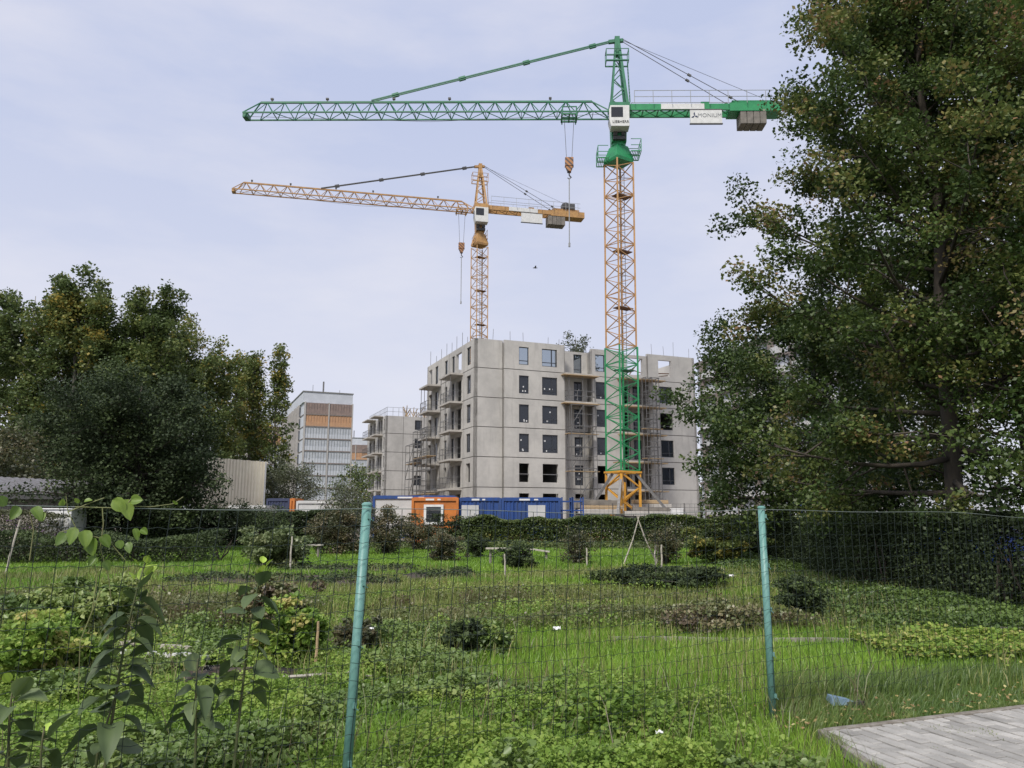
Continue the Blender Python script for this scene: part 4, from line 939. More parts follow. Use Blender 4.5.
# ballasted base of the first crane: cross beams, concrete blocks and stays
def base():
    bs = MB()
    for a in (R(31 + 45), R(31 - 45)):
        d = Vector((math.cos(a), math.sin(a), 0)); bs.bar(d * -4.2 + Vector((0, 0, 1.45)), d * 4.2 + Vector((0, 0, 1.45)), .5, .42)
    for (x, y) in ((-3.4, -.9), (3.9, -.6), (-1.3, -2.6), (1.0, 2.6)): bs.box((x, y, .9), (1.0, 1.0, .7))
    bs.bar((-4.3, -3.3, 1.35), (4.4, -3.3, 1.35), .3, .3)
    bs.build('base_beam', M['darksteel'], cr1)
    for cx, cyy, z, L_, w_, h_, rz, m in ((-2.3, -2.4, 1.75, 3.0, 1.0, .34, 0, 'slab'), (-2.0, -2.3, 2.12, 3.2, .9, .26, 2, 'wood'), (-2.1, -1.9, 2.4, 2.7, .9, .4, 0, 'cr_cw'), (1.9, -2.5, 1.62, 4.4, 1.0, .36, 0, 'slab'), (2.2, -2.2, 2.0, 3.6, .9, .3, -2, 'cr_cw'), (2.5, 1.6, 2.1, 3.2, 1.2, .5, 0, 'slab'), (2.4, 1.6, 2.62, 2.8, 1.2, .3, 3, 'wood'), (-2.4, 1.8, 2.2, 3.2, 1.2, .7, 0, 'cr_cw')):
        b = MB(); b.box((cx, cyy, z + h_ / 2), (L_, w_, h_), R(rz)); b.build('ballast_block', M[m], cr1, bevel=.03)
    for x, y in ((-3.0, -.4), (3.6, -1.2), (-.9, -3.3), (.9, 3.2)):
        s_ = MB(); s_.bar((x * .28, y * .28, 4.95), (x, y, 1.65), .2); s_.build('stay', M['steel'], cr1)
    cp = MB(); h_ = 1.02
    for a in range(4):
        q = R(31 + 45 + 90 * a); q2 = R(31 + 135 + 90 * a); p0 = Vector((math.cos(q) * 1.48, math.sin(q) * 1.48, 5.06)); p1 = Vector((math.cos(q2) * 1.48, math.sin(q2) * 1.48, 5.06)); cp.bar(p0, p1, .13, .15)
    cp.build('mast_collar', M['cr_yellow'], cr1)
    fm = MB(); lattice(fm, 0, 0, 1.7, 4.95, 1.9, R(31), bay=1.05, leg=.19, br=.11); fm.build('foot_section', M['cr_yellow'], cr1)
    pad = MB(); pad.box((0, 0, .3), (9, 9, .6), R(31)); pad.build('foundation_pad', M['slab'], cr1)
base()
cr2 = crane('more distant orange crane rising behind the roof of the concrete block', (-4.6, 105, 0),
      [(0.1, 39.2, 'cr_or2', 1.75)], 1.75, R(31), R(12.4), 39.4, 44.6, 33.6, 15.2, 52.0, 1.15,
      dict(jib='cr_or2', head='cr_or2', cjib='cr_or2', slew='cr_or2', pend='darksteel', winch=1), 11.2, 7.4, (-2.6, 39.2, 30.8), dict(), pfw=-.2)

# ================================================================== SITE OBJECTS
def container(label, x0, y0, w_, l_, m, rz=0, z0=.12, h=2.6, win=None, roof=None, cat='container', h2=None, wallm=None, ribs=True, stripe=False):
    """site cabin with a steel frame; x0,y0 = left front bottom corner, w_ along x, l_ along y"""
    r = empty('site_container', (x0, y0, z0), rz, label, cat)
    b = MB(); b.bb(.09, w_ - .09, .09, l_ - .09, .12, h - .1); bo = b.build('body', M[wallm or m], r)
    if ribs:
        k = MB(); n = int((w_ - .3) / .22)
        for i in range(n): k.bb(.18 + i * .22, .27 + i * .22, .05, .092, .2, h - .2)
        n2 = int((l_ - .3) / .3)
        for i in range(n2):
            for xx in ((.05, .092), (w_ - .092, w_ - .05)): k.bb(xx[0], xx[1], .18 + i * .3, .3 + i * .3, .2, h - .2)
        k.build('corrugation', M[wallm or m], bo)
    f = MB()
    for x in (0, w_ - .14):
        for y in (0, l_ - .14): f.bb(x, x + .14, y, y + .14, 0, h)
    for z in (0, h - .18):
        for y in (.004, l_ - .144): f.bb(.14, w_ - .14, y, y + .14, z + .002, z + .176)
        for x in (.004, w_ - .144): f.bb(x, x + .14, .14, l_ - .14, z + .002, z + .176)
    f.build('frame', M[roof or m], r)
    t = MB(); t.bb(.1, w_ - .1, .1, l_ - .1, h - .06, h + .03); t.build('roof', M[roof or m], r)
    if ribs and w_ > 2:
        for i in range(4):
            q = MB(); xx = w_ * (.2 + .2 * i); q.tube([(xx, .0, .2), (xx, .0, h - .2)], .018, 6); q.bb(xx - .03, xx + .03, -.02, .01, .95, 1.0); q.build('locking_bar', M[wallm or m], r)
    if w_ > 2:
        q = MB(); q.bb(w_ * .30, w_ * .48, -.006, .003, h - .15, h - .05); q.build('plate', M['white'], r)
        q = MB(); q.bb(w_ * .55, w_ * .62, -.006, .003, h - .14, h - .06); q.build('plate', M['white'], r)
    if win == 'panel':
        for a, b2 in h2: q = MB(); q.bb(a, b2, -.012, .04, h - 1.35, h - .42); q.build('shutter', M['offwhite'], r)
    if win == 'window':
        a, b2 = h2; q = MB()
        for c in ((a, b2, 2.08, 2.21), (a, b2, 1.08, 1.21), (a, a + .14, 1.21, 2.08), (b2 - .14, b2, 1.21, 2.08)): q.bb(c[0], c[1], -.03, .045, c[2], c[3])
        wo = q.build('window', M['white'], r); g = MB(); g.bb(a + .14, b2 - .14, -.01, .04, 1.21, 2.08); g.build('pane', M['carglass'], wo)
        s = MB()
        for i in range(3): s.bb(a + .14, b2 - .14, -.02, -.011, 1.42 + i * .22, 1.44 + i * .22)
        s.build('window_bar', M['steel'], wo)
    return r
def X(px, Y): return (px - 512) / FPX * (Y * math.cos(PITCH) + .1)
container('blue site container with a shutter at its left end, beside the orange cabin', X(459, 45.6), 45.6, 2.46, 6.0, 'blue', 0, .05, win='panel', h2=[(.15, 1.15)], roof='blue')
container('blue site container with a shutter near its right end, beside the blue racks', X(501.5, 45.6), 45.6, 3.45, 6.0, 'blue', 0, .05, win='panel', h2=[(1.55, 2.55)], roof='blue')
container('orange site cabin with a small white framed window', X(411.5, 45.3), 45.3, 2.72, 6.0, 'orange', 0, .05, win='window', h2=(.72, 1.85), cat='site cabin', ribs=False)
container('white site cabin with a blue steel frame, left of the orange cabin', X(372.5, 49), 49, 5.2, 2.5, 'offwhite', 0, .25, roof='blue', cat='site cabin', ribs=False)
container('long off white site cabin in front of the white tower', X(296, 58), 58, 5.2, 2.5, 'offwhite', 0, .35, h=2.35, cat='site cabin', ribs=False)
container('off white site cabin with a blue grey side, right of the long one', X(337, 58.3), 58.3, 2.4, 2.5, 'panelwhite', 0, .35, h=2.3, cat='site cabin', ribs=False)
container('navy blue container beside the cream hall', X(266, 59), 59, 1.75, 2.5, 'navy', 0, .3, h=2.6)
container('narrow orange container between navy and white ones', X(289.5, 58.6), 58.6, .36, 2.5, 'orange', 0, .3, h=2.6, ribs=False)
container('low white cabin in front of the cream hall', X(228, 54), 54, 2.6, 2.5, 'offwhite', 0, .2, h=2.1, cat='site cabin', ribs=False)

# blue steel racks
def rack(px, label):
    r = empty('steel_rack', (X(px, 48), 48, 0), 0, label, 'rack'); m = MB()
    for x in (0, .62):
        for y in (0, 1.6): m.bar((x, y, 0), (x, y, 2.75), .09)
    for z in (.3, .85, 1.4, 1.95, 2.5):
        for y in (0, 1.6): m.bar((0, y, z), (.62, y, z), .07)
        for x in (0, .62): m.bar((x, 0, z), (x, 1.6, z), .07)
    m.build('rack_frame', M['blue'], r)
rack(562, 'left one of the two blue steel racks by the blue container'); rack(573, 'right one of the two blue steel racks, nearer the crane base')

# sheet metal hall, cream
def hall():
    r = empty('metal_hall', (-27.9, 68, 0), R(20), 'windowless cream corrugated metal hall behind the dark round tree', 'hall')
    m = MB(); W_ = Wall((0, 0), (6.1, 0)); n = 46
    v = []; 
    for i in range(n + 1):
        u = 6.1 * i / n; v += [(u, -.06 if i % 2 else 0, 0), (u, -.06 if i % 2 else 0, 6.75 - .055 * u + (.04 if (i // 3) % 2 else 0))]
    m.add(v, [(2 * i, 2 * i + 2, 2 * i + 3, 2 * i + 1) for i in range(n)]); m.bb(0, 6.1, .02, 12, 0, 6.4)
    m.build('wall', M['cream'], r); q = MB(); q.add([(-.1, .02, 6.8), (6.2, .02, 6.42), (6.2, 12.2, 6.42), (-.1, 12.2, 6.8), (-.1, .02, 6.65), (6.2, .02, 6.27), (6.2, 12.2, 6.27), (-.1, 12.2, 6.65)], [(0, 1, 2, 3), (7, 6, 5, 4), (0, 4, 5, 1), (1, 5, 6, 2), (2, 6, 7, 3), (3, 7, 4, 0)]); q.build('roof', M['cream'], r)
    d = MB(); d.box((6.02, -.1, 3.2), (.14, .1, 6.4)); d.build('downpipe', M['offwhite'], r)
hall()
# garden shed at the far left
def shed():
    r = empty('garden_shed', (-24.6, 33.2, 0), 0, 'old plank garden shed with a sagging corrugated roof at the left edge', 'shed')
    m = MB()
    for i in range(31): m.bb(i * .185, i * .185 + .172, rnd.uniform(0, .02), .06, 0, 2.45)
    m.bb(.0, 5.7, .07, 3, 0, 2.4); m.build('wall', M['greywood'], r)
    q = MB(); n = 60; v = []
    for i in range(n + 1):
        u = -.6 + 7.2 * i / n; zz = .025 * math.sin(i * 2.1)
        v += [(u, -.55, 2.72 - .03 * max(0, u) + zz + .04 * math.sin(u)), (u, 3.4, 3.45 - .05 * max(0, u) + zz)]
    q.add(v, [(2 * i, 2 * i + 2, 2 * i + 3, 2 * i + 1) for i in range(n)]); ro = q.build('roof', M['corr'], r); s_ = ro.modifiers.new('thick', 'SOLIDIFY'); s_.thickness = .02
    e = MB(); e.bb(-.5, 6.5, -.5, -.44, 2.3, 2.52); e.build('fascia', M['darksteel'], r)
shed()
b = MB(); b.bb(0, 1.25, 0, 1.2, 0, 1.85); b.bb(-.05, 1.3, -.05, 1.25, 1.851, 1.91); tag(b.build('storage_box', M['white'], bevel=.03), 'white sheet metal garden box standing right of the plank shed', 'box').location = (-18.9, 31.4, 0)

# temporary mesh fence in front of the site
def site_fence(px0, px1, Y, label, h=2.0, z0=.45):
    r = empty('site_fence', (X(px0, Y), Y, z0), 0, label, 'fence'); L_ = X(px1, Y) - X(px0, Y); n = max(1, round(L_ / 2.4))
    for i in range(n + 1): p = MB(); p.tube([(L_ * i / n, 0, -z0), (L_ * i / n, 0, h)], .03, 6); p.build('post', M['darksteel'], r)
    m = MB()
    for k in range(9): m.bar((0, 0, .1 + k * (h - .15) / 8), (L_, 0, .1 + k * (h - .15) / 8), .016)
    for i in range(int(L_ / .3)): m.bar((i * .3, 0, .1), (i * .3, 0, h - .05), .012)
    m.build('wire_mesh', M['darksteel'], r)
site_fence(577, 720, 52, 'thin dark mesh fence in front of the crane base, standing behind the trimmed hedge')
b = MB(); b.bb(-.42, .42, 0, .3, 0, 1.2); b.bb(-.46, .46, -.03, .33, 1.201, 1.26); tag(b.build('electric_cabinet', M['white'], bevel=.02), 'small white cabinet standing right of the crane base', 'cabinet').location = (X(677, 56), 56, .9)
b = MB(); b.bb(-.6, .6, -.5, .8, -.9, -.01); o_ = b.build('plinth', M['slab'], bpy.data.objects['electric_cabinet'])
# rubble and pallets behind the hedge
for px, Y, w_, h_, lab in ((520, 44.6, 3.0, .9, 'low heap of pink brick rubble behind the thin bushes'), (590, 45, 3.2, .8, 'low heap of pale brick rubble left of the trimmed hedge'), (785, 50, 4.5, 1.2, 'reddish brick stack seen between hedge and right tree')):
    rg = np.random.default_rng(px); m = MB()
    for i in range(130):
        a = rg.uniform(0, 2 * math.pi); q = math.sqrt(rg.uniform()); x, y = q * math.cos(a) * w_ / 2, q * math.sin(a) * .9
        m.box((x, y, rg.uniform(0, h_ * (1 - q * .8))), (.28, .16, .13), rg.uniform(0, 3), rg.normal() * .4)
    tag(m.build('brick_heap', M['rubble']), lab, 'rubble').location = (X(px, Y), Y, 0)

# cars on the parking lot
def car(label, x, y, rz, paint, van=False):
    r = empty('parked_car', (x, y, .034), rz, label, 'van' if van else 'car')
    prof = [(-2.1, .35), (-2.15, .62), (-2.05, .92), (-1.2, 1.0), (-.55, 1.42), (.9, 1.46), (1.75, 1.05), (2.05, .95), (2.12, .6), (2.05, .35)] if not van else [(-2.3, .4), (-2.35, .75), (-2.2, 1.1), (-1.5, 1.3), (-.95, 1.9), (2.2, 1.98), (2.3, 1.7), (2.32, .4)]
    m = MB(); n = len(prof); hw = lambda z: .84 if z < 1.02 else (.68 if not van else .78)
    v = [(px_, -hw(z), z) for px_, z in prof] + [(px_, hw(z), z) for px_, z in prof]
    m.add(v, [tuple(range(n)), tuple(range(2 * n - 1, n - 1, -1))] + [(i, n + i, n + (i + 1) % n, (i + 1) % n) for i in range(n)])
    bo = m.build('body', M[paint], r, bevel=.06, smooth=False)
    for nm, quads in (('side_window', [[(-.95, 1.05), (-.48, 1.36), (.85, 1.40), (1.45, 1.07)]] if not van else [[(-1.3, 1.3), (-.85, 1.75), (-.1, 1.8), (-.1, 1.3)]]),):
        for s in (-1, 1):
            g = MB(); q = quads[0]; yy = [(.86 if z < 1.1 else hw(z) + .03) * s for _, z in q]
            g.add([(a, y_, z) for (a, z), y_ in zip(q, yy)] + [(a, y_ * .95, z) for (a, z), y_ in zip(q, yy)], [(0, 1, 2, 3), (7, 6, 5, 4), (0, 4, 5, 1), (1, 5, 6, 2), (2, 6, 7, 3), (3, 7, 4, 0)]); g.build(nm, M['carglass'], bo)
    fr = [(-1.24, 1.03), (-.62, 1.42)] if not van else [(-1.52, 1.33), (-1.0, 1.86)]
    g = MB(); g.add([(fr[0][0], -.66, fr[0][1]), (fr[0][0], .66, fr[0][1]), (fr[1][0], .6, fr[1][1]), (fr[1][0], -.6, fr[1][1])] + [(fr[0][0] - .02, -.66, fr[0][1] + .015), (fr[0][0] - .02, .66, fr[0][1] + .015), (fr[1][0] - .02, .6, fr[1][1] + .015), (fr[1][0] - .02, -.6, fr[1][1] + .015)], [(0, 1, 2, 3), (7, 6, 5, 4), (0, 4, 5, 1), (1, 5, 6, 2), (2, 6, 7, 3), (3, 7, 4, 0)]); g.build('windscreen', M['carglass'], bo)
    for s in (-1, 1):
        l = MB(); l.box((-2.08, s * .6, .72), (.14, .32, .16)); l.build('headlight', M['white'], bo)
        l = MB(); l.box((2.06 if not van else 2.3, s * .68, .82), (.12, .2, .22)); l.build('taillight', M['redlight'], bo)
        for x_ in (-1.35, 1.32):
            t = MB(); t.tube([(x_, s * .70, .32), (x_, s * .88, .32)], .32, 18); wo = t.build('wheel', M['tyre'], r)
            t = MB(); t.tube([(x_, s * .875, .32), (x_, s * .90, .32)], .2, 12); t.build('rim', M['ltsteel'], wo)
    return r
car('bright blue car parked behind the tall right hedge', 12.1, 21.6, R(12), 'carblue')
car('silver car parked behind the hedge between the two tree trunks', 18.3, 41, R(15), 'carsilver')
car('white van parked beyond the silver car', 16.8, 43 + 6, R(80), 'carwhite', van=True)
container('grey site cabin with a blue stripe behind the slim right trunk', X(800, 56), 56, 2.3, 2.5, 'panelwhite', 0, .1, h=2.6, roof='blue', cat='site cabin', ribs=False)

# ================================================================== BACKGROUND TREES
LG = 'tall trees massed at the left'
make_tree('poplar_tree', -36.0, 70, 19.5, ovoid(5.2, .03, .4, .3), 'broad tree filling the gaps behind the left tree mass', group=LG, leaves=40000, size=.28, seed=17, bark='bark_light', tr=.3, clump=.6, limbs=40, fill=90, tint=(0, .9))
make_tree('poplar_tree', -39.5, 62, 20.4, ovoid(5.0, .05, .5, .3), 'tall loose crowned tree at the left edge of the photo', group=LG, leaves=42000, size=.25, seed=1, bark='bark_light', tr=.3, clump=.5, limbs=40, fill=80)
make_tree('poplar_tree', -34.6, 60, 21.0, ovoid(4.0, .05, .45, .15), 'tallest left tree, right behind the one at the edge', group=LG, leaves=42000, size=.25, seed=2, bark='bark_light', tr=.3, clump=.5, limbs=40, tint=(.05, .85), fill=80)
make_tree('poplar_tree', -29.4, 61, 20.2, ovoid(4.2, .05, .4, .2), 'tall tree with a rounded top behind the dark round tree', group=LG, leaves=44000, size=.25, seed=3, bark='bark_light', tr=.28, clump=.5, limbs=40, fill=80)
make_tree('poplar_tree', -33.0, 74, 21.8, ovoid(3.7, .05, .4, .2), 'yellowing tree fourth from the left edge', group=LG, leaves=26000, size=.26, seed=4, bark='bark_light', tr=.28, clump=.7, limbs=30, tint=(.3, .95), fill=40)
make_tree('poplar_tree', -29.9, 75, 18.6, ovoid(3.3, .05, .4, .2), 'lower green tree rising over the right shoulder of the dark round tree', group=LG, leaves=24000, size=.27, seed=5, tr=.24, clump=.62, limbs=28, tint=(.1, .8), fill=40)
make_tree('poplar_tree', -30.4, 86, 20.6, ovoid(2.6, .08, .35, .12), 'thin golden tree beside the two slim poplars', group=LG, leaves=12000, size=.34, seed=6, bark='bark_light', tr=.2, clump=.5, limbs=30, tint=(.5, 1.05), rise=-.4)
for i, (x, y, h_, sd, lb) in enumerate(((-27.2, 80, 19.6, 8, 'left one of the two slim upright poplars'), (-24.5, 80, 19.9, 9, 'right one of the two slim upright poplars, nearest the white tower'))):
    make_tree('poplar_tree', x, y, h_, cone(1.9, .22), lb, group='slim poplars', leaves=7500, size=.27, seed=sd, bark='bark_light', tr=.17, clump=.42, limbs=38, rise=-1.0, tint=(.25, .95), sub=4)
make_tree('round_tree', -16.7, 34.5, 7.9, ovoid(4.0, .02, .5, .35), 'big dark round tree left of centre, in front of the cream hall', leaves=85000, size=.125, seed=10, lm='lf_dark', tr=.3, clump=.42, limbs=44, fill=150, base=.06, sub=8, rise=.2)
make_tree('tree', -28.8, 42, 6.6, ovoid(4.2, .02, .45, .3), 'low olive coloured tree just above the plank shed', fill=60, leaves=24000, size=.18, seed=12, lm='lf_olive', tr=.2, clump=.6, base=.08)
make_tree('willow_tree', -21.0, 75, 6.8, ovoid(2.7, .05, .5, .3), 'greyish feathery small tree between the cream hall and the white tower', leaves=9000, size=.18, seed=13, lm='lf_grey', tr=.12, clump=.5, base=.08)
make_tree('young_tree', -11.4, 57, 5.2, ovoid(1.6, .1, .5, .2), 'young thin tree in front of the white cabin with the blue frame', leaves=4200, size=.16, seed=14, lm='lf_mid', tr=.08, clump=.35)
make_tree('young_tree', -9.2, 43, 3.5, ovoid(1.2, .1, .5, .2), 'thin grey green tree right above the left fence post', leaves=3000, size=.1, seed=15, lm='lf_grey', tr=.06, clump=.28, base=.2)
make_tree('tree', 10.5, 125, 31.8, ovoid(4.2, .2, .6, .25), 'far tree whose crown just shows over the concrete roof', leaves=9000, size=.34, seed=16, lm='lf_grey', tr=.35, clump=.6, limbs=30, base=.5)
# low distant tree line
for i in range(16):
    x = -95 + i * 13 + rnd.uniform(-3, 3)
    if i == 0: src = make_tree('distant_tree', x, 200, 9, ovoid(5.5, .02, .5, .3), 'low distant tree in the line on the horizon', group='distant trees on the horizon', leaves=5000, size=.5, seed=20, clump=.9, base=.06)
    else:
        o = copy_tree(src); o.location = (x, 200 + rnd.uniform(-10, 25), 0); o.rotation_euler.z = rnd.uniform(0, 6); s = rnd.uniform(.7, 1.15); o.scale = (s, s, s * .9)

# ================================================================== BIG TREES AT THE RIGHT
def bigprof(t): z = t * 16.5; return 4.1 if z < 8 else max(.7, 4.2 - (z - 8) * .35)
make_tree('poplar_tree', 9.0, 16.0, 16.5, bigprof, 'huge leafy tree with a thick dark trunk filling the right of the photo', leaves=170000, size=.088, seed=31, lm='lf_big', tr=.20, clump=.25, limbs=70, base=.12, sub=10, rise=.5, tint=(.0, .85), lean=(.6, .4), fill=30)
make_tree('poplar_tree', 12.4, 17.5, 19.5, ovoid(4.4, .2, .5, .25), 'tall crown rising beside the huge tree at the top right corner', leaves=75000, size=.10, seed=35, lm='lf_big', tr=.22, clump=.34, limbs=50, base=.22, sub=9, tint=(.1, .95), fill=20)
make_tree('poplar_tree', 10.9, 27.5, 9.7, ovoid(4.9, .04, .40, .15), 'smaller tree with a slim straight trunk, left of the huge tree', leaves=80000, size=.125, seed=32, lm='lf_big', tr=.17, clump=.36, limbs=44, base=.14, sub=8, tint=(-.1, .55), fill=50)
make_tree('maple_tree', 11.9, 13.2, 12.5, ovoid(4.0, .05, .4, .3), 'lighter green tree with drooping winged seeds at the right edge of the photo', leaves=100000, size=.075, seed=33, lm='lf_maple', tr=.16, clump=.30, limbs=46, base=.14, sub=9, tint=(.1, .95), rise=.2, fill=20)
make_tree('poplar_tree', 16.5, 25.0, 17, ovoid(4.8, .1, .5, .2), 'tall tree behind the huge one, seen only through its gaps', leaves=22000, size=.17, seed=34, lm='lf_big', tr=.2, clump=.5, limbs=36, base=.2, fill=0)

# ================================================================== HEDGES
def hedge(name, pts, width, h, label, lm, n, size, seed, stems=40, cat='hedge', tint=(0, .8), hn=.15, tmpl=T_LEAF):
    """pts: ground polyline. leaves fill the shell of a box-like body; stems inside"""
    rg = np.random.default_rng(seed); r = empty(name, (pts[0][0], pts[0][1], 0), 0, label, cat); P = np.array(pts, float); sg = P[1:] - P[:-1]; ln = np.hypot(sg[:, 0], sg[:, 1]); tot = ln.sum()
    def along(s):
        k = np.minimum(np.searchsorted(np.cumsum(ln), s), len(ln) - 1); s0 = np.concatenate([[0], np.cumsum(ln)[:-1]])[k]; q = ((s - s0) / ln[k])[:, None]
        p = P[k] + sg[k] * q; d = sg[k] / ln[k][:, None]; return p, np.stack([-d[:, 1], d[:, 0]], 1)
    s = rg.uniform(0, tot, n); p, nn = along(s); hh = h * (1 - hn / 2 + hn * vnoise(s, s * 0, 1.3, seed % 12) + .08 * vnoise(s, s * 0 + 7, .35, 3))
    side = rg.uniform(-1, 1, n); side = np.sign(side) * np.abs(side) ** .45; ww = width / 2 * (.8 + .4 * vnoise(s, side * 3, .8, 5)); z = hh * rg.uniform(0, 1, n) ** .8
    top = rg.uniform(0, 1, n) < .3; z = np.where(top, hh * (1 - np.abs(rg.normal(size=n)) * .04), z); side = np.where(top, rg.uniform(-1, 1, n), side)
    xy = p + nn * (side * ww)[:, None] + rg.normal(size=(n, 2)) * .04
    Q = np.stack([xy[:, 0] - pts[0][0], xy[:, 1] - pts[0][1], np.maximum(z, .04)], 1)
    tn = tint[0] + (tint[1] - tint[0]) * fnoise(s, z * 1.5 + side, .9, 6) + rg.normal(size=n) * .13
    scatter('foliage', Q, size, M[lm], r, tmpl, .3, tn)
    st = MB(); ss = rg.uniform(0, tot, stems); sp_, sn_ = along(ss)
    for i in range(stems):
        b0 = np.array([*(sp_[i] - P[0]), 0]); b0[:2] += sn_[i] * rg.normal() * width * .15
        for k in range(3): e = b0 + np.array([rg.normal() * .25, rg.normal() * .25, h * rg.uniform(.7, .95)]); st.tube([b0, (b0 + e) / 2 + rg.normal(size=3) * .06, e], [.025, .018, .006], 4, cap=False)
    st.build('stem', M['bark'], r); return r
hedge('trimmed_hedge', [(-2.6, 42.6), (2.3, 42.4), (13.4, 41.8)], 1.1, 1.40, 'long trimmed green hedge in front of the crane base', 'lf_mid', 70000, .10, 41, tint=(-.1, .85), hn=.28)
hedge('dark_hedge', [(-19.0, 41), (-14.5, 42), (-9.0, 42.4)], 1.5, 1.75, 'dark untrimmed hedge left of the left fence post, below the white cabins', 'lf_dark', 40000, .13, 42)
hedge('tall_hedge', [(10.1, 34), (9.6, 26), (8.4, 18), (8.4, 13.0), (10.4, 11.2), (14, 10.4)], 1.2, 1.44, 'tall dense dark hedge running toward the camera at the right', 'lf_dark', 200000, .058, 43, stems=120, tint=(0, 1.0), hn=.4)
hedge('bean_row', [(-27, 24.5), (-18, 26.5), (-10.3, 28)], 2.2, .85, 'broad row of dark leafy vegetables at the far left', 'lf_dark', 34000, .09, 44, cat='plants', tint=(.2, 1), hn=.5)
hedge('flower_bushes', [(-26, 30), (-17.5, 30.5)], 1.6, 1.55, 'tall purple stemmed bushes in front of the plank shed', 'lf_olive', 16000, .08, 45, cat='bushes', tint=(0, .7), hn=.4)
P_ = NP.uniform(0, 1, (700, 3)); P_ = np.stack([-25.5 + P_[:, 0] * 8.5, 29.0 + P_[:, 1] * .8, .7 + P_[:, 2] * .95], 1); P_ = P_[vnoise(P_[:, 0], P_[:, 2], .4, 2) > .5]
P_[:, 0] += 26; P_[:, 1] -= 30
scatter('blossom', P_, .07, M['lf_purple'], bpy.data.objects['flower_bushes'], T_BROAD, .2)

# ================================================================== BUSHES in the back row and on the plots
BS = [  # name, px, base py, width px, height m, label, leaf, n, size, stems
 ('small_tree', 252, 552, 66, 2.05, 'small dark round topped tree on one thin trunk, right of the big round tree', 'lf_dark', 7000, .075),
 ('pale_bush', 272, 570, 66, 1.15, 'pale green leggy bush beside a thin upright stake', 'lf_pale', 5200, .075),
 ('currant_bush', 333, 557, 62, 1.75, 'wide brownish bush behind the low rail, left of the left fence post', 'lf_olive', 6500, .06),
 ('currant_bush', 383, 556, 44, 1.95, 'reddish olive bush just right of the left fence post', 'lf_olive', 4800, .06),
 ('currant_bush', 414, 552, 44, 1.5, 'low olive bush below the orange cabin', 'lf_olive', 4200, .06),
 ('currant_bush', 443, 563, 34, .95, 'small round red tinged bush right of the orange cabin window', 'lf_olive', 3600, .05),
 ('dark_bush', 476, 559, 22, .9, 'narrow dark bush in front of the left blue container', 'lf_dark', 2600, .05),
 ('dark_bush', 468, 546, 74, 1.5, 'dark thicket hiding the foot of the blue containers', 'lf_dark', 8000, .08),
 ('dark_bush', 518, 572, 34, .75, 'low dark bush by the pale bench', 'lf_dark', 3000, .05),
 ('twiggy_bush', 578, 566, 32, 1.15, 'twiggy purplish bush tied to a short stake, left of the leaning poles', 'lf_olive', 2200, .045),
 ('twiggy_bush', 668, 567, 36, 1.2, 'twiggy brown bush right of the leaning poles', 'lf_olive', 2600, .045),
 ('green_bush', 722, 566, 62, 1.15, 'broad mid green bush left of the right fence post', 'lf_mid', 7500, .07),
 ('green_bush', 752, 560, 60, .8, 'low green mound behind the right fence post', 'lf_nettle', 5000, .07),
 ('herb_clump', 664, 592, 110, .45, 'long dark tuft of herbs in the middle of the grass', 'lf_dark', 9000, .05),
 ('herb_clump', 808, 622, 46, .62, 'dark feathery herb clump right of the right fence post', 'lf_dark', 4500, .04),
 ('leafy_clump', 462, 656, 40, .33, 'dark green leafy clump right of the left post, left of its twin', 'lf_dark', 1800, .05),
 ('leafy_clump', 493, 656, 26, .32, 'smaller dark green leafy clump touching the first', 'lf_nettle', 1500, .05),
 ('dead_bush', 268, 630, 60, .62, 'brown withered plants behind the big leaved stalks', 'lf_brown', 5000, .045),
 ('dead_bush', 712, 636, 130, .36, 'dark purplish weeds left of the right fence post', 'lf_brown', 5600, .04),
 ('wild_bush', 285, 668, 64, .62, 'ragged yellow spotted bush beside the thin pink stake', 'lf_weed', 4200, .045),
 ('wild_bush', 352, 655, 44, .36, 'ragged dark bush just right of the left fence post', 'lf_olive', 1900, .045),
 ('nettle_bush', 20, 690, 100, .60, 'fluffy green bush at the left edge of the garden', 'lf_weed', 8000, .04),
 ('nettle_bush', 60, 640, 110, .65, 'leafy green mound under the purple stemmed bushes', 'lf_nettle', 9000, .05),
]
for i, (nm, px, py, wpx, h_, lab, lm, n, sz) in enumerate(BS):
    x, y = G(px, py); w_ = wpx / FPX * y
    y += w_ * .25
    if nm == 'small_tree':
        make_tree(nm, x, y, h_ + .1, ovoid(w_ / 2 * .95, .2, .55, .3), lab, leaves=n, size=sz, seed=60 + i, lm=lm, tr=.06, clump=.22, limbs=18, base=.42, sub=5)
    else:
        bush(nm, x, y, w_, h_, lab, lm, n, sz, seed=i, cat='bush' if 'clump' not in nm else 'plant', stems='bark', wy=min(w_, 1.6) if w_ > 2 else None, ws=14 if 'twiggy' in nm else 9,
             tint=(.1, .95), tmpl=T_BROAD if lm in ('lf_nettle', 'lf_weed') else T_LEAF)

# ================================================================== GARDEN SCATTER (stuff)
def frustum_pts(n, y0, y1, pw=1.0, xl=-.74, xr=.74):
    u = NP.uniform(0, 1, n); y = (y0 ** pw + u * (y1 ** pw - y0 ** pw)) ** (1 / pw); x = y * NP.uniform(xl, xr, n); return x, y
def gz(x, y): return -.03 + .05 * fnoise(x, y, 1.6, 3)
def px_of(x, y): return 512 + FPX * x / (y * math.cos(PITCH) - CAM_H * math.sin(PITCH))
BED_MASK = lambda x, y: np.any([in_poly(x, y, b) for b in BEDS], axis=0)
PAVE = [(2.2, 6.0), (2.1, 1), (12, 1), (12, 9.6)]
def keep(x, y): return ~in_poly(x, y, PAVE)
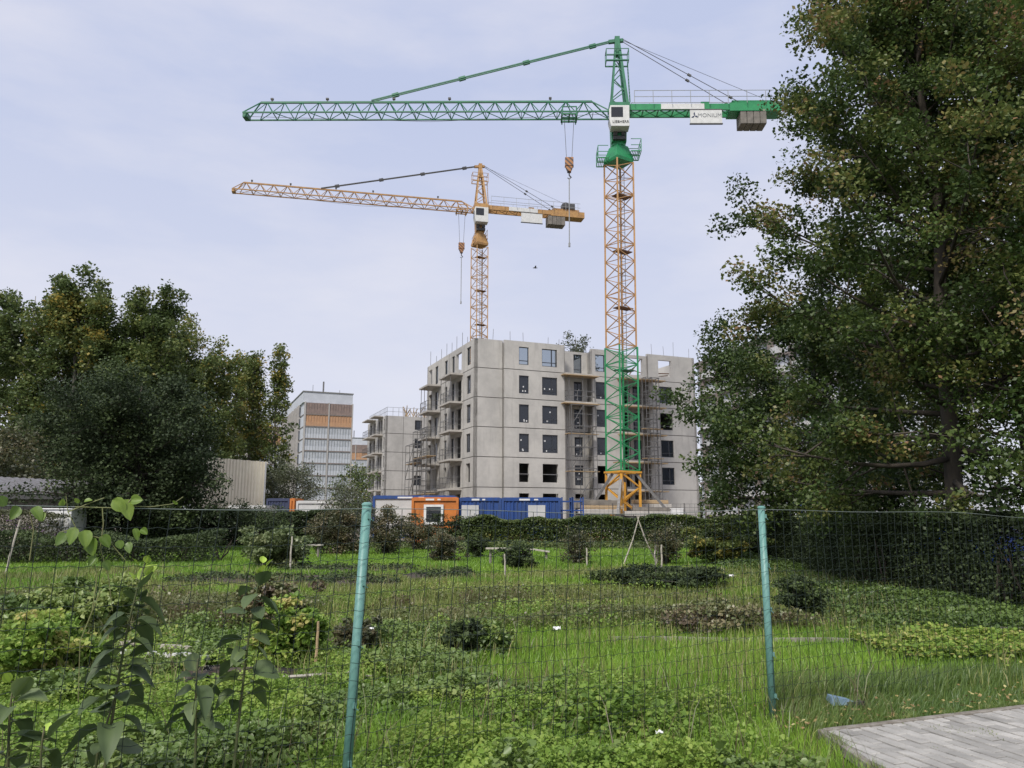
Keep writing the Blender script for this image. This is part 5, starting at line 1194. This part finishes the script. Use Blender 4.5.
# band of dead weeds: y 10.6..15.5 left of x ~ 4.5
def brown_w(x, y):
    n = fnoise(x, y, 1.4, 1); a = np.clip((y - (10.9 + .25 * x * (x > 0) * .2)) / .7, 0, 1) * np.clip((15.8 - y) / 1.2, 0, 1) * np.clip((5.2 - x) / .8, 0, 1)
    return a * np.clip((n - .36) / .2, 0, 1)
def weedy(x, y):   # broad leaved weeds: near zone and the left plots
    n = fnoise(x, y, 1.1, 4); near = np.clip((7.9 - y) / .9, 0, 1) * np.clip((1.9 - x) / .5, 0, 1)
    left = np.clip((-.6 - x + .12 * (y - 6)) / .9, 0, 1) * np.clip((12.5 - y) / 2, 0, 1)
    return np.clip(np.maximum(near, left) * (.42 + n), 0, 1)
def darkside(x, y): # long dark green grass at the right
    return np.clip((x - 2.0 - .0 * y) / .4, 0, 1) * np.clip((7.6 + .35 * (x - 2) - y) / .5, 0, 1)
def ivy(x, y): return np.clip((x - (4.4 + .12 * (y - 10))) / 1.2, 0, 1) * np.clip((y - 10.2) / .6, 0, 1)

# lawn blades
x, y = frustum_pts(460000, 4.2, 46, .62)
k = keep(x, y) & ~BED_MASK(x, y); x, y = x[k], y[k]
den = 1 - .45 * weedy(x, y) - .6 * brown_w(x, y) - .7 * ivy(x, y); k = NP.uniform(0, 1, len(x)) < np.clip(den, .08, 1); x, y = x[k], y[k]
ds = darkside(x, y); nse = fnoise(x, y, 2.2, 7)
h = (.05 + .07 * nse + .05 * NP.uniform(0, 1, len(x))) * (1 + .9 * ds * np.clip((3.2 - np.abs(x - 2.3)) / 3, 0, 1)) * (1 + .35 * np.clip((y - 12) / 10, 0, 1))
h *= np.where(in_poly(x, y, [(2.0, 5.6), (3.2, 6.2), (9, 8.6), (9, 9.3), (2.0, 6.7)]), .6, 1)
wd = .0045 + .0011 * np.clip(y - 5, 0, 40) ** .85
P = np.stack([x, y, gz(x, y)], 1); nsb = fnoise(x, y, .8, 9)
tn = .12 + .55 * nse + .35 * (nsb - .5) + NP.normal(size=len(x)) * .16
dry = fnoise(x, y * 2.2, 3.5, 2) * np.clip((y - 9.5) / 3, 0, 1) * np.clip((27 - y) / 4, 0, 1) > .5
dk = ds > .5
for nm, msk, mt, wv in (('grass', ~dk & ~dry, 'grass', (0, 0)), ('dry_grass', ~dk & dry, 'grass_dry', (.1, 0)), ('long_dark_grass', dk, 'grass_dark', (.35, .1))):
    o = blades(nm, P[msk], h[msk] * (1 if nm != 'long_dark_grass' else 1.25), wd[msk], M[mt], .6, tn[msk], wind=wv)
    tag(o, {'grass': 'bright green grass covering the garden plots', 'dry_grass': 'yellowish green seeding grass in the middle plots', 'long_dark_grass': 'long dark green grass beside the pavement'}[nm], 'grass', kind='stuff')
# taller seed stalks
x, y = frustum_pts(26000, 7.5, 24, .8); k = keep(x, y) & ~BED_MASK(x, y) & (fnoise(x, y, 1.2, 8) > .5); x, y = x[k], y[k]
P = np.stack([x, y, gz(x, y)], 1); o = blades('tall_grass', P, .16 + .2 * NP.uniform(0, 1, len(x)), .004 + .0006 * y, M['grass_dry'], .35); tag(o, 'tall thin seeding stalks standing over the lawn', 'grass', kind='stuff')
# broad leaved weeds
x, y = frustum_pts(420000, 4.0, 13, .9, -.74, .42); wv = weedy(x, y); k = keep(x, y) & (NP.uniform(0, 1, len(x)) < wv) & ~BED_MASK(x, y); x, y = x[k], y[k]
hm = (.02 + .52 * np.clip(fnoise(x, y, .55, 5) - .28, 0, 1) ** 1.15) * (.7 + .9 * fnoise(x, y, 2.0, 10)); bare = NP.uniform(0, 1, len(x)) < np.clip((fnoise(x, y, .45, 7) - .27) / .08, .12, 1); x, y, hm = x[bare], y[bare], hm[bare]
P = np.stack([x, y, gz(x, y) + hm * NP.uniform(.1, 1, len(x)) ** .55], 1)
tn = .05 + .65 * fnoise(x, y, .5, 11) + .35 * NP.uniform(0, 1, len(x)) * (P[:, 2] > .08); sp_ = fnoise(x, y, 1.3, 0)
for nm, msk, mt, sz, lab in (('weeds', sp_ < .5, 'lf_weed', .023, 'low light green broad leaved weeds in the foreground'), ('nettles', sp_ >= .5, 'lf_nettle', .034, 'darker nettle like weeds in the foreground')):
    tag(scatter(nm, P[msk], sz * np.clip(np.exp(NP.normal(size=msk.sum()) * .38), .4, 1.9), M[mt], None, T_BROAD, .7, tn[msk], 1.15), lab, 'weeds', kind='stuff')
# larger leaves of the clump in the middle foreground
x = 0.75 + NP.normal(size=2600) * .34; y = 6.35 + NP.normal(size=2600) * .3; hm = .27 * np.exp(-((x - .75) ** 2 + (y - 6.35) ** 2) / .35)
tag(scatter('rank_weeds', np.stack([x, y, .02 + hm * NP.uniform(.2, 1, 2600)], 1), .048, M['lf_weed'], None, T_BROAD, .8, NP.uniform(0, .7, 2600), 1.1), 'rank mound of larger leaved weeds in the centre foreground', 'weeds', kind='stuff')
# tangled mid garden growth, dead stems and dry litter over the whole plot
x, y = frustum_pts(130000, 8, 25, 1.0, -.72, .45); pt_ = np.clip((fnoise(x, y * 1.6, 1.5, 10) - .53) / .1, 0, 1); k = keep(x, y) & ~BED_MASK(x, y) & (NP.uniform(0, 1, len(x)) < pt_) & ~((x > -1.2) & (y < 11.0)) & ~(y > 17.5); x, y = x[k], y[k]
hm = .06 + .38 * np.clip(fnoise(x, y, .6, 0) - .2, 0, 1)
tag(scatter('tangled_weeds', np.stack([x, y, hm * NP.uniform(.1, 1, len(x)) ** .6], 1), .036 * np.exp(NP.normal(size=len(x)) * .3), M['lf_weed'], None, T_LEAF, .4, .0 + 1.0 * fnoise(x, y, 1.1, 5) + NP.normal(size=len(x)) * .15), 'tangled olive green weeds on the middle plots', 'weeds', kind='stuff')
x, y = frustum_pts(12000, 4.6, 20, .8, -.72, .5); k = keep(x, y) & (fnoise(x, y, .9, 11) > .5) & ~((x > .4) & (y > 8.3) & (y < 10.6)); x, y = x[k], y[k]
tag(blades('dead_stems', np.stack([x, y, x * 0], 1), .12 + .42 * NP.uniform(0, 1, len(x)) ** 2, .0035 + .0005 * y, M['lf_brown'], .8, .2 + .8 * NP.uniform(0, 1, len(x))), 'thin brown dead stems poking through the weeds', 'weeds', kind='stuff')
# brown weeds
x, y = frustum_pts(150000, 10, 17, 1.0, -.72, .5); bw = brown_w(x, y); k = NP.uniform(0, 1, len(x)) < bw; x, y = x[k], y[k]
hm = .08 + .42 * np.clip(fnoise(x, y, .8, 6) - .15, 0, 1); P = np.stack([x, y, hm * NP.uniform(.1, 1, len(x)) ** .7], 1)
tn = .75 * fnoise(x, y, 1.0, 2) + .3 * NP.uniform(0, 1, len(x)); kk = NP.uniform(0, 1, len(x)) < .55
tag(scatter('withered_weeds', P[kk], .05, M['lf_brown'], None, T_LEAF, .2, tn[kk]), 'brown withered weeds in a belt across the garden', 'weeds', kind='stuff')
tag(blades('withered_stalks', np.stack([x, y, x * 0], 1)[~kk][:30000], (hm[~kk] * 1.15)[:30000], np.full((~kk).sum(), .010)[:30000], M['lf_brown'], .4, tn[~kk][:30000]), 'brown dry stalks standing among the withered weeds', 'weeds', kind='stuff')
# crops in the beds
x, y = frustum_pts(90000, 8.5, 27, 1.0, -.6, .1); k = BED_MASK(x, y) & (fnoise(x, y, .5, 3) > .47); x, y = x[k], y[k]
tag(scatter('seedling_rows', np.stack([x, y, .06 + .10 * NP.uniform(0, 1, len(x))], 1), .07, M['lf_dark'], None, T_BROAD, .6, NP.uniform(.2, 1, len(x))), 'low dark leaves of crops on the soil beds', 'plants', kind='stuff')
# ivy and nettles along the right hedge, light nettle patch
x, y = frustum_pts(130000, 10, 33, 1.0, .25, .72); k = NP.uniform(0, 1, len(x)) < ivy(x, y); x, y = x[k], y[k]
tag(scatter('ground_ivy', np.stack([x, y, .03 + (.06 + .3 * fnoise(x, y, 1.2, 4) * (fnoise(x, y, 2, 1) > .42)) * NP.uniform(0, 1, len(x))], 1), .06, M['lf_nettle'], None, T_BROAD, .8, -.25 + .9 * fnoise(x, y, .9, 8) + NP.normal(size=len(x)) * .1), 'dark low ground cover along the foot of the tall hedge', 'ground cover', kind='stuff')
n = 40000; x = NP.uniform(4.3, 9.5, n); y = 9.5 + .12 * (x - 4) + NP.normal(size=n) * .42; k = fnoise(x, y, .8, 5) > .3; x, y = x[k], y[k]
tag(scatter('nettle_patch', np.stack([x, y, .03 + .34 * fnoise(x, y, .6, 2) * NP.uniform(.2, 1, len(x)) ** .6], 1), .055, M['lf_weed'], None, T_BROAD, 1.1, .2 + .8 * NP.uniform(0, 1, len(x))), 'pale nettle patch on the grass before the tall hedge', 'weeds', kind='stuff')
n = 16000; x = NP.uniform(-8, 9, n); y = 39.5 + NP.normal(size=n) * 1.0
tag(scatter('hedge_undergrowth', np.stack([x, y, .05 + .45 * fnoise(x, y, 1.5, 2) * NP.uniform(0, 1, n)], 1), .11, M['lf_mid'], None, T_LEAF, .5, NP.uniform(0, .8, n)), 'leafy undergrowth in front of the trimmed hedge', 'ground cover', kind='stuff')
n = 5200; q = NP.uniform(0, 1, n); e = NP.uniform(0, 1, n) < .7
x = np.where(e, 2.25 + q * 5, 2.262 - .012 * q * 3 + NP.normal(size=n) * .025); y = np.where(e, 6.035 + (x - 2.262) * math.tan(R(20.4)) + np.abs(NP.normal(size=n)) * .03 - .02, 6.03 - q * 2.2); k = fnoise(x * 3, y * 3, 1, 4) > .42; x, y = x[k], y[k]
tag(blades('edge_grass', np.stack([x, y, x * 0 + .02], 1), NP.uniform(.05, .12, len(x)), np.full(len(x), .004), M['grass_dark'], .9, NP.uniform(.3, 1, len(x))), 'short grass growing over the edge of the pavement', 'grass', kind='stuff')
n = 9000; x = NP.uniform(2.3, 6, n); y = NP.uniform(4.2, 7.6, n); k = (y < 6.0 + (x - 2.262) * math.tan(R(20.4))) & (fnoise(x * 2, y * 2, .8, 6) > .66); x, y = x[k], y[k]
tag(blades('joint_moss', np.stack([x, y, x * 0 + .045], 1), NP.uniform(.012, .03, len(x)), np.full(len(x), .006), M['grass_dry'], .9, NP.uniform(0, .5, len(x))), 'moss and tiny grass in the joints of the paving', 'moss', kind='stuff')
# fallen leaves by the pavement
n = 420; x = NP.uniform(2.0, 6.5, n); y = 6.05 + (x - 2.26) * .37 + np.abs(NP.normal(size=n)) * .28; k = NP.uniform(0, 1, n) < .9
tag(scatter('fallen_leaves', np.stack([x, y, .055 + .03 * NP.uniform(0, 1, n)], 1), .035, M['lf_fallen'] if 'lf_fallen' in M else leafmat('fallen', [(0, (.18, .11, .05)), (.6, (.33, .25, .10)), (1, (.40, .36, .16))], .2), None, T_LEAF, 2.0), 'yellow and brown fallen leaves along the pavement edge', 'leaves', kind='stuff')

# ================================================================== GARDEN THINGS
def stick(name, a, b_, r, m, label, cat='stake'):
    mb = MB(); n = 6; p0, p1 = Vector(a), Vector(b_); mb.tube([p0.lerp(p1, i / n) - p0 + Vector((rnd.gauss(0, r * .3), rnd.gauss(0, r * .3), rnd.gauss(0, r * .2))) for i in range(n + 1)], [r * (1 - .2 * i / n) for i in range(n + 1)], 6)
    o = mb.build(name, M[m]); o.location = a; return tag(o, label, cat)
x, y = G(290, 571); stick('stake', (x, y, 0), (x + .02, y, 1.0), .028, 'palewood', 'thin pale upright stake beside the pale leggy bush')
x, y = G(505, 578); stick('stake', (x, y, 0), (x - .01, y, .62), .025, 'palewood', 'short pale stake by the low dark bush near the bench')
x, y = G(315, 675); stick('stake', (x, y, 0), (x + .015, y + .02, .52), .016, 'pinkwood' if 'pinkwood' in M else 'wood', 'thin pinkish stake standing by the lying poles')
x, y = G(5, 575); stick('stake', (x, y, 0), (x + .25, y, 1.5), .03, 'palewood', 'pale leaning pole at the far left edge')
x, y = G(587, 568); stick('stake', (x, y, 0), (x, y, .62), .03, 'palewood', 'short stake inside the twiggy purplish bush')
x, y = G(656, 572); stick('stake', (x, y, 0), (x, y, .75), .03, 'palewood', 'left one of two short stakes at the twiggy brown bush')
x, y = G(662, 573); stick('stake', (x, y, 0), (x, y, .8), .03, 'palewood', 'right one of two short stakes at the twiggy brown bush')
# leaning pole frame
x, y = G(640, 566); r = empty('pole_frame', (x, y, 0), 0, 'two thin poles leaning together like an A over the grass', 'frame')
for a in ((-.55, 0, 0), (.62, .2, 0)): m = MB(); m.tube([a, (a[0] * .35, .1, .85), (.0 - a[0] * .07, .1, 1.62)], [.026, .022, .018], 6); m.build('pole', M['palewood'], r)
m = MB(); m.tube([(.62, .25, 0), (.66, .22, .8)], .03, 6); m.build('prop', M['palewood'], r)
# rail benches
def bench(px, py, w_, h_, label, slope=0):
    x, y = G(px, py); r = empty('rough_bench', (x, y, 0), rnd.uniform(-.1, .1), label, 'bench')
    m = MB(); v0 = Vector((-w_ / 2, 0, h_)); v1 = Vector((w_ / 2, 0, h_ + slope)); m.bar(v0, v1, .3, .045); m.build('seat', M['palewood'], r)
    for s in (-1, 1): m = MB(); m.tube([(s * w_ * .36, 0, 0), (s * w_ * .36, 0, h_ + slope / 2 * (s + 1) * .5 - .03)], .045, 6); m.build('leg', M['greywood'], r)
bench(306, 559, 1.25, .52, 'rough grey rail bench below the brownish bush, left of the left fence post')
bench(502, 566, 1.05, .56, 'rough pale bench between two dark bushes in the middle')
bench(538, 561, .85, .45, 'tilted pale plank seat right of the rough bench', -.12)
# planks and lying poles
def plank(px0, py0, px1, py1, w_, h_, m, label, z=.0, name='plank', cat='plank'):
    a = G(px0, py0); b_ = G(px1, py1); p0 = Vector((*a, 0)); p1 = Vector((*b_, 0)); mb = MB(); n = 8; d = (p1 - p0); q = [p0 + d * i / n for i in range(n + 1)]
    for i in range(n + 1): q[i] = q[i] - p0 + Vector((0, rnd.gauss(0, .01), z + h_ / 2 + rnd.gauss(0, .006)))
    if m == 'pole': mb.tube(q, w_, 6); mt = 'palewood'
    else:
        for i in range(n): mb.bar(q[i], q[i + 1], w_, h_)
        mt = m
    o = mb.build(name, M[mt]); o.location = p0; tag(o, label, cat)
plank(108, 662, 208, 669, .05, .04, 'white', 'white board edging a bed, the farther of two at the left', .10)
plank(120, 655, 198, 662, .05, .04, 'palewood', 'thin grey batten just behind the white board', .12)
plank(268, 690, 352, 682, .017, .03, 'pole', 'thin bent pole lying right of the pink stake', .08, 'lying_pole', 'pole')
plank(318, 681, 372, 684, .014, .03, 'pole', 'short thin pole crossing behind the left fence post', .05, 'lying_pole', 'pole')
plank(610, 641, 905, 644, .05, .05, 'greywood', 'long grey timber lying across the grass behind the right fence post', .01, 'lying_beam', 'beam')
plank(975, 634, 1040, 632, .12, .06, 'palewood', 'pale timber lying at the foot of the tall hedge', .01, 'lying_beam', 'beam')
# small litter
def litter(px, py, s, z, label, m='white', name='paper_scrap'):
    x, y = G(px, py); rg = np.random.default_rng(int(px)); mb = MB(); v = []; n = 5
    for i in range(n):
        for j in range(n): v.append(((i / 4 - .5) * s, (j / 4 - .5) * s * .7, z + rg.normal() * s * .16))
    mb.add(v, [(i * n + j, (i + 1) * n + j, (i + 1) * n + j + 1, i * n + j + 1) for i in range(n - 1) for j in range(n - 1)]); o = mb.build(name, M[m]); o.location = (x, y, 0); md = o.modifiers.new('t', 'SOLIDIFY'); md.thickness = .003; tag(o, label, 'litter')
litter(660, 757, .045, .16, 'white paper scrap in the weeds at the centre bottom')
litter(557, 652, .09, .28, 'white rag hanging in the brown weeds in the middle'); litter(732, 589, .1, .3, 'white flower head like scrap in the far grass, left of the right post'); litter(371, 655, .05, .3, 'small white scrap right of the left fence post')
# blue grey plastic piece
x, y = G(845, 713); r = empty('plastic_bracket', (x, y, .06), R(12), 'bent blue grey plastic wedge lying on the grass by the pavement', 'debris')
m = MB(); m.add([(-.11, 0, .0), (.12, -.02, .0), (.12, .05, .02), (-.11, .09, .03), (-.105, .005, .075), (.05, .0, .045), (.04, .05, .05), (-.10, .08, .08)], [(0, 1, 5, 4), (1, 2, 6, 5), (2, 3, 7, 6), (3, 0, 4, 7), (4, 5, 6, 7), (3, 2, 1, 0)]); m.build('wedge', M['bluegrey'], r, bevel=.004)
m = MB(); m.box((.10, -.01, .012), (.16, .02, .03)); m.box((.17, .02, .01), (.02, .08, .03)); m.build('flange', M['darksteel'], r)
# a bird in the sky
p = at(535, 268, 70); r = tag((lambda mb: mb)(MB()).tube([(-.22, 0, 0), (-.08, 0, .02), (.1, 0, .02), (.26, 0, .0)], [.01, .06, .05, .01], 6).build('bird', M['darksteel']), 'tiny dark bird flying below the counter jib of the orange crane', 'bird'); r.location = p
for s in (-1, 1): m = MB(); m.add([(-.05, 0, .03), (.09, 0, .03), (.12, s * .25, .12), (.10, s * .5, .06), (0, s * .25, .13)], [(0, 1, 2, 4), (2, 3, 4)]); o = m.build('wing', M['darksteel'], r); md = o.modifiers.new('t', 'SOLIDIFY'); md.thickness = .012

# ================================================================== WIRE FENCE
FA = Vector((-.975, 4.82, 0)); FB = Vector((2.09, 6.55, 0)); FD = (FB - FA).normalized(); FN = Vector((FD.y, -FD.x, 0)); FS = (FB - FA).length
fr = empty('wire_fence', FA, 0, 'green welded wire mesh garden fence on round green posts across the foreground', 'fence')
for i, (s, lean, dz) in enumerate(((-3.4, .03, 0), (0, .085, 0), (FS, -.005, 0), (FS + 5.2, 0, 0))):
    p = MB(); b0 = FD * s; t = b0 + FD * lean + Vector((0, 0, 1.665)); rr = .029
    p.tube([b0 + Vector((0, 0, -.15)), t], rr, 20); po = p.build('post', M['post'], fr, smooth=False)
    for f in po.data.polygons: f.use_smooth = len(f.vertices) == 4
    c = MB(); c.tube([t, t + Vector((0, 0, .012)), t + Vector((0, 0, .02))], [rr + .004, rr + .003, rr * .6], 20); c.build('post_cap', M['post'], po)
    for z in (.18, .5, .85, 1.2, 1.6):
        k = MB(); q = b0 + FD * lean * z / 1.665 + Vector((0, 0, z)); k.box(q + FD * .008 - FN * -.03, (.02, .014, .032), math.atan2(FD.y, FD.x)); k.bar(q + FN * .034, q + FN * .034 + FD * .034 + Vector((0, 0, -.03)), .005)
        k.build('clip', M['post'], po)
wm = MB(); r_ = random.Random(5); s = -4.4; zs = [.04 + i * .1 for i in range(17)]; offs = {}
def wob(s, z): return FN * (.030 + .012 * math.sin(s * 1.7 + z * 2) + .008 * math.sin(s * 5 + 1)) + Vector((0, 0, .010 * math.sin(s * 2.3)))
def topz(s): return 1.64 - .02 * math.sin(max(0, s) / FS * math.pi) - (.012 * (s - FS) if s > FS else 0)
while s < FS + 5.3:
    ln = .115 * (1 - s / FS) if 0 < s < FS else (.115 if -1 < s <= 0 else 0); ln = ln if s > -1 else .06
    pts = []
    for i in range(12):
        z = topz(s) * i / 11; pts.append(FD * (s + ln * z / 1.65 + .004 * math.sin(i * 1.9 + s * 7)) + wob(s, z) + Vector((0, 0, z)))
    wm.tube(pts, .0020, 4, cap=False); s += .1 * (1 + r_.gauss(0, .02))
for i, zz in enumerate(zs[:-1]):
    pts = []; s = -4.4
    while s < FS + 5.3: z = zz * topz(s) / 1.64; pts.append(FD * s + wob(s, z) + Vector((0, 0, z + (.006 if int((s + 9) * 20) % 2 else -.004)))); s += .05
    wm.tube(pts, .0017, 3, cap=False)
wm.build('wire_mesh', M['wire'], fr)
tw = MB(); s = -4.4; pts = []
while s < FS + 5.3: pts.append(FD * s + wob(s, 1.64) + Vector((0, 0, topz(s) + .004))); s += .1
tw.tube(pts, .0024, 5); tw.build('top_wire', M['topwire'], fr)

# ================================================================== TALL PLANTS AND VINE IN FRONT
def leaf_big(mb, tn, p, d, up, L_, w_, t, droop=.5, fold=.25):
    """ovate leaf with midrib fold, 6 rows"""
    d = d.normalized(); side = d.cross(up).normalized(); nv = side.cross(d); rows = []
    prof = [(0, .05), (.13, .74), (.34, 1.0), (.6, .93), (.84, .52), (1, .03)]; b = len(mb.v)
    for q, ww in prof:
        c = p + d * (L_ * q) - Vector((0, 0, 1)) * (droop * L_ * q * q)
        for s in (-1, -.5, 0, .5, 1): mb.v.append(tuple(c + side * (s * w_ / 2 * ww) + nv * (abs(s) * w_ * fold * ww + .03 * L_ * math.sin(q * 9 + s * 4) * abs(s))))
        tn += [t + .12, t - .03, t + .16, t - .05, t + .10]
    for i in range(5):
        for j in range(4): mb.f.append((b + i * 5 + j, b + i * 5 + j + 1, b + (i + 1) * 5 + j + 1, b + (i + 1) * 5 + j))
def tinted(mb, tn, name, m, parent):
    o = mb.build(name, M[m], parent, smooth=True); a = o.data.attributes.new('tint', 'FLOAT', 'POINT'); a.data.foreach_set('value', np.array(tn, np.float32)); return o
def stalk(x, y, H, label, seed, n=22, L_=.17, topx=.0, z_from=.35, second=False):
    rg = random.Random(seed); r = empty('tall_stalk_plant', (x, y, 0), 0, label, 'plant'); st = MB(); lf = MB(); tn = []
    def axis(f): return Vector((topx * f * f, .03 * math.sin(f * 5), H * f))
    st.tube([axis(i / 10) for i in range(11)], [.010 - .006 * i / 10 for i in range(11)], 7)
    if second: st.tube([Vector((-.05, .02, 0)), Vector((-.03, .02, H * .3)), axis(.5)], [.009, .007, .004], 6)
    for i in range(n):
        f = z_from + (1 - z_from) * (i / (n - 1)) ** .9; az = i * 2.3 + rg.gauss(0, .9); el = .35 if f < .85 else .8; p = axis(f)
        pet = Vector((math.cos(az), math.sin(az), .25)) * (.05 * (1.4 - f)); sz = L_ * (1.1 - .25 * f) * rg.uniform(.75, 1.15) * (.45 if f > .93 else 1)
        st.tube([p, p + pet], [.0035, .0025], 4, cap=False)
        leaf_big(lf, tn, p + pet, Vector((math.cos(az), math.sin(az), el * rg.uniform(-.6, .8) if f < .9 else 1.2)), Vector((rg.gauss(0, .35), rg.gauss(0, .35), 1)), sz, sz * rg.uniform(.66, .86), rg.uniform(0, .6) if f < .92 else rg.uniform(.85, 1), fold=rg.uniform(.05, .35), droop=rg.uniform(.1, .95) if f < .9 else .05)
    st.build('stem', M['stem'], r, smooth=True); tinted(lf, tn, 'foliage', 'lf_arti', r)
def onf(px, Y): return (px - 512) / FPX * (Y * .9857 - .1)
stalk(onf(112, 4.25), 4.25, 1.35, 'tallest big leaved stalk with a bright tip at the left foreground', 1, 42, .155, .16, .28, True)
stalk(onf(240, 4.55), 4.55, 1.33, 'slim big leaved stalk with a bright tip, left of the left fence post', 2, 30, .145, .12, .42)
stalk(onf(202, 4.5), 4.5, .82, 'short big leaved stalk between the two tall ones', 3, 15, .14, .0, .55)
stalk(onf(18, 4.0), 4.0, .80, 'big leaved stalk at the bottom left corner', 4, 22, .155, .02, .3)
stalk(onf(52, 3.9), 3.9, .62, 'lowest big leaved stalk near the bottom left corner', 5, 14, .15, .02, .3)
def vine():
    rg = random.Random(9); r = empty('climbing_vine', FA, 0, 'light green vine climbing over the top wire at the left', 'plant'); st = MB(); lf = MB(); tn = []
    def fp(px, py):   # a point on the fence plane
        x = (px - 512) / FPX; yy = (384 - py) / FPX; d = Vector((x, math.cos(PITCH) - yy * math.sin(PITCH), math.sin(PITCH) + yy * math.cos(PITCH)))
        o = Vector((0, 0, CAM_H)); t = (FA - o).dot(FN) / d.dot(FN); return o + d * t - FA + FN * .05
    for path in ([(92, 610), (97, 575), (88, 545), (76, 528), (68, 512), (66, 496)], [(76, 528), (60, 532), (55, 545)], [(68, 512), (90, 503), (104, 498)], [(75, 507), (110, 508), (125, 506), (150, 507), (172, 504), (182, 497)],
                 [(102, 508), (103, 524), (100, 548), (108, 575), (112, 610)], [(92, 536), (108, 540), (118, 552), (125, 560)], [(125, 506), (133, 496), (138, 495)], [(30, 560), (34, 530), (30, 512)], [(100, 590), (80, 640), (78, 700)]):
        pts = [fp(*q) for q in path]; st.tube(pts, [.0032 * (1 - .5 * i / len(pts)) for i in range(len(pts))], 5, cap=False)
    for px, py, L_, dx, dz, t in ((75, 527, .12, -.3, -1, .6), (84, 530, .14, .2, -1, .7), (92, 537, .15, .15, -1, .5), (100, 536, .12, .8, -.8, .35), (66, 533, .11, -.7, -.7, .2), (112, 500, .15, 1, -.7, .8), (122, 500, .16, .6, -1, .9), (130, 501, .12, .9, .2, .6), (84, 502, .07, 1, .2, .7), (79, 503, .06, -.5, .6, .8),
                                 (118, 540, .09, .3, -1, .4), (127, 542, .09, .3, -1, .3), (134, 528, .09, .4, -1, .6), (140, 529, .08, .8, -.6, .5), (172, 503, .06, .7, .5, .7), (20, 507, .11, -.6, -.8, .4), (33, 508, .12, .8, -.7, .5), (8, 505, .14, -.5, .6, .3), (40, 512, .10, .3, -1, .7), (60, 506, .07, .3, 1, .7), (104, 560, .09, .6, -.9, .1), (96, 556, .1, -.6, -.9, .2)):
        leaf_big(lf, tn, fp(px, py), FD * dx + Vector((0, 0, dz)) + FN * rg.uniform(.1, .6), FN * 1.0 + Vector((rg.gauss(0, .5), rg.gauss(0, .3), .4)), L_ * .56, L_ * .48, t, rg.uniform(-.1, .5), rg.uniform(.05, .4))
    st.build('stem', M['vine'], r); tinted(lf, tn, 'foliage', 'lf_vine', r)
vine()
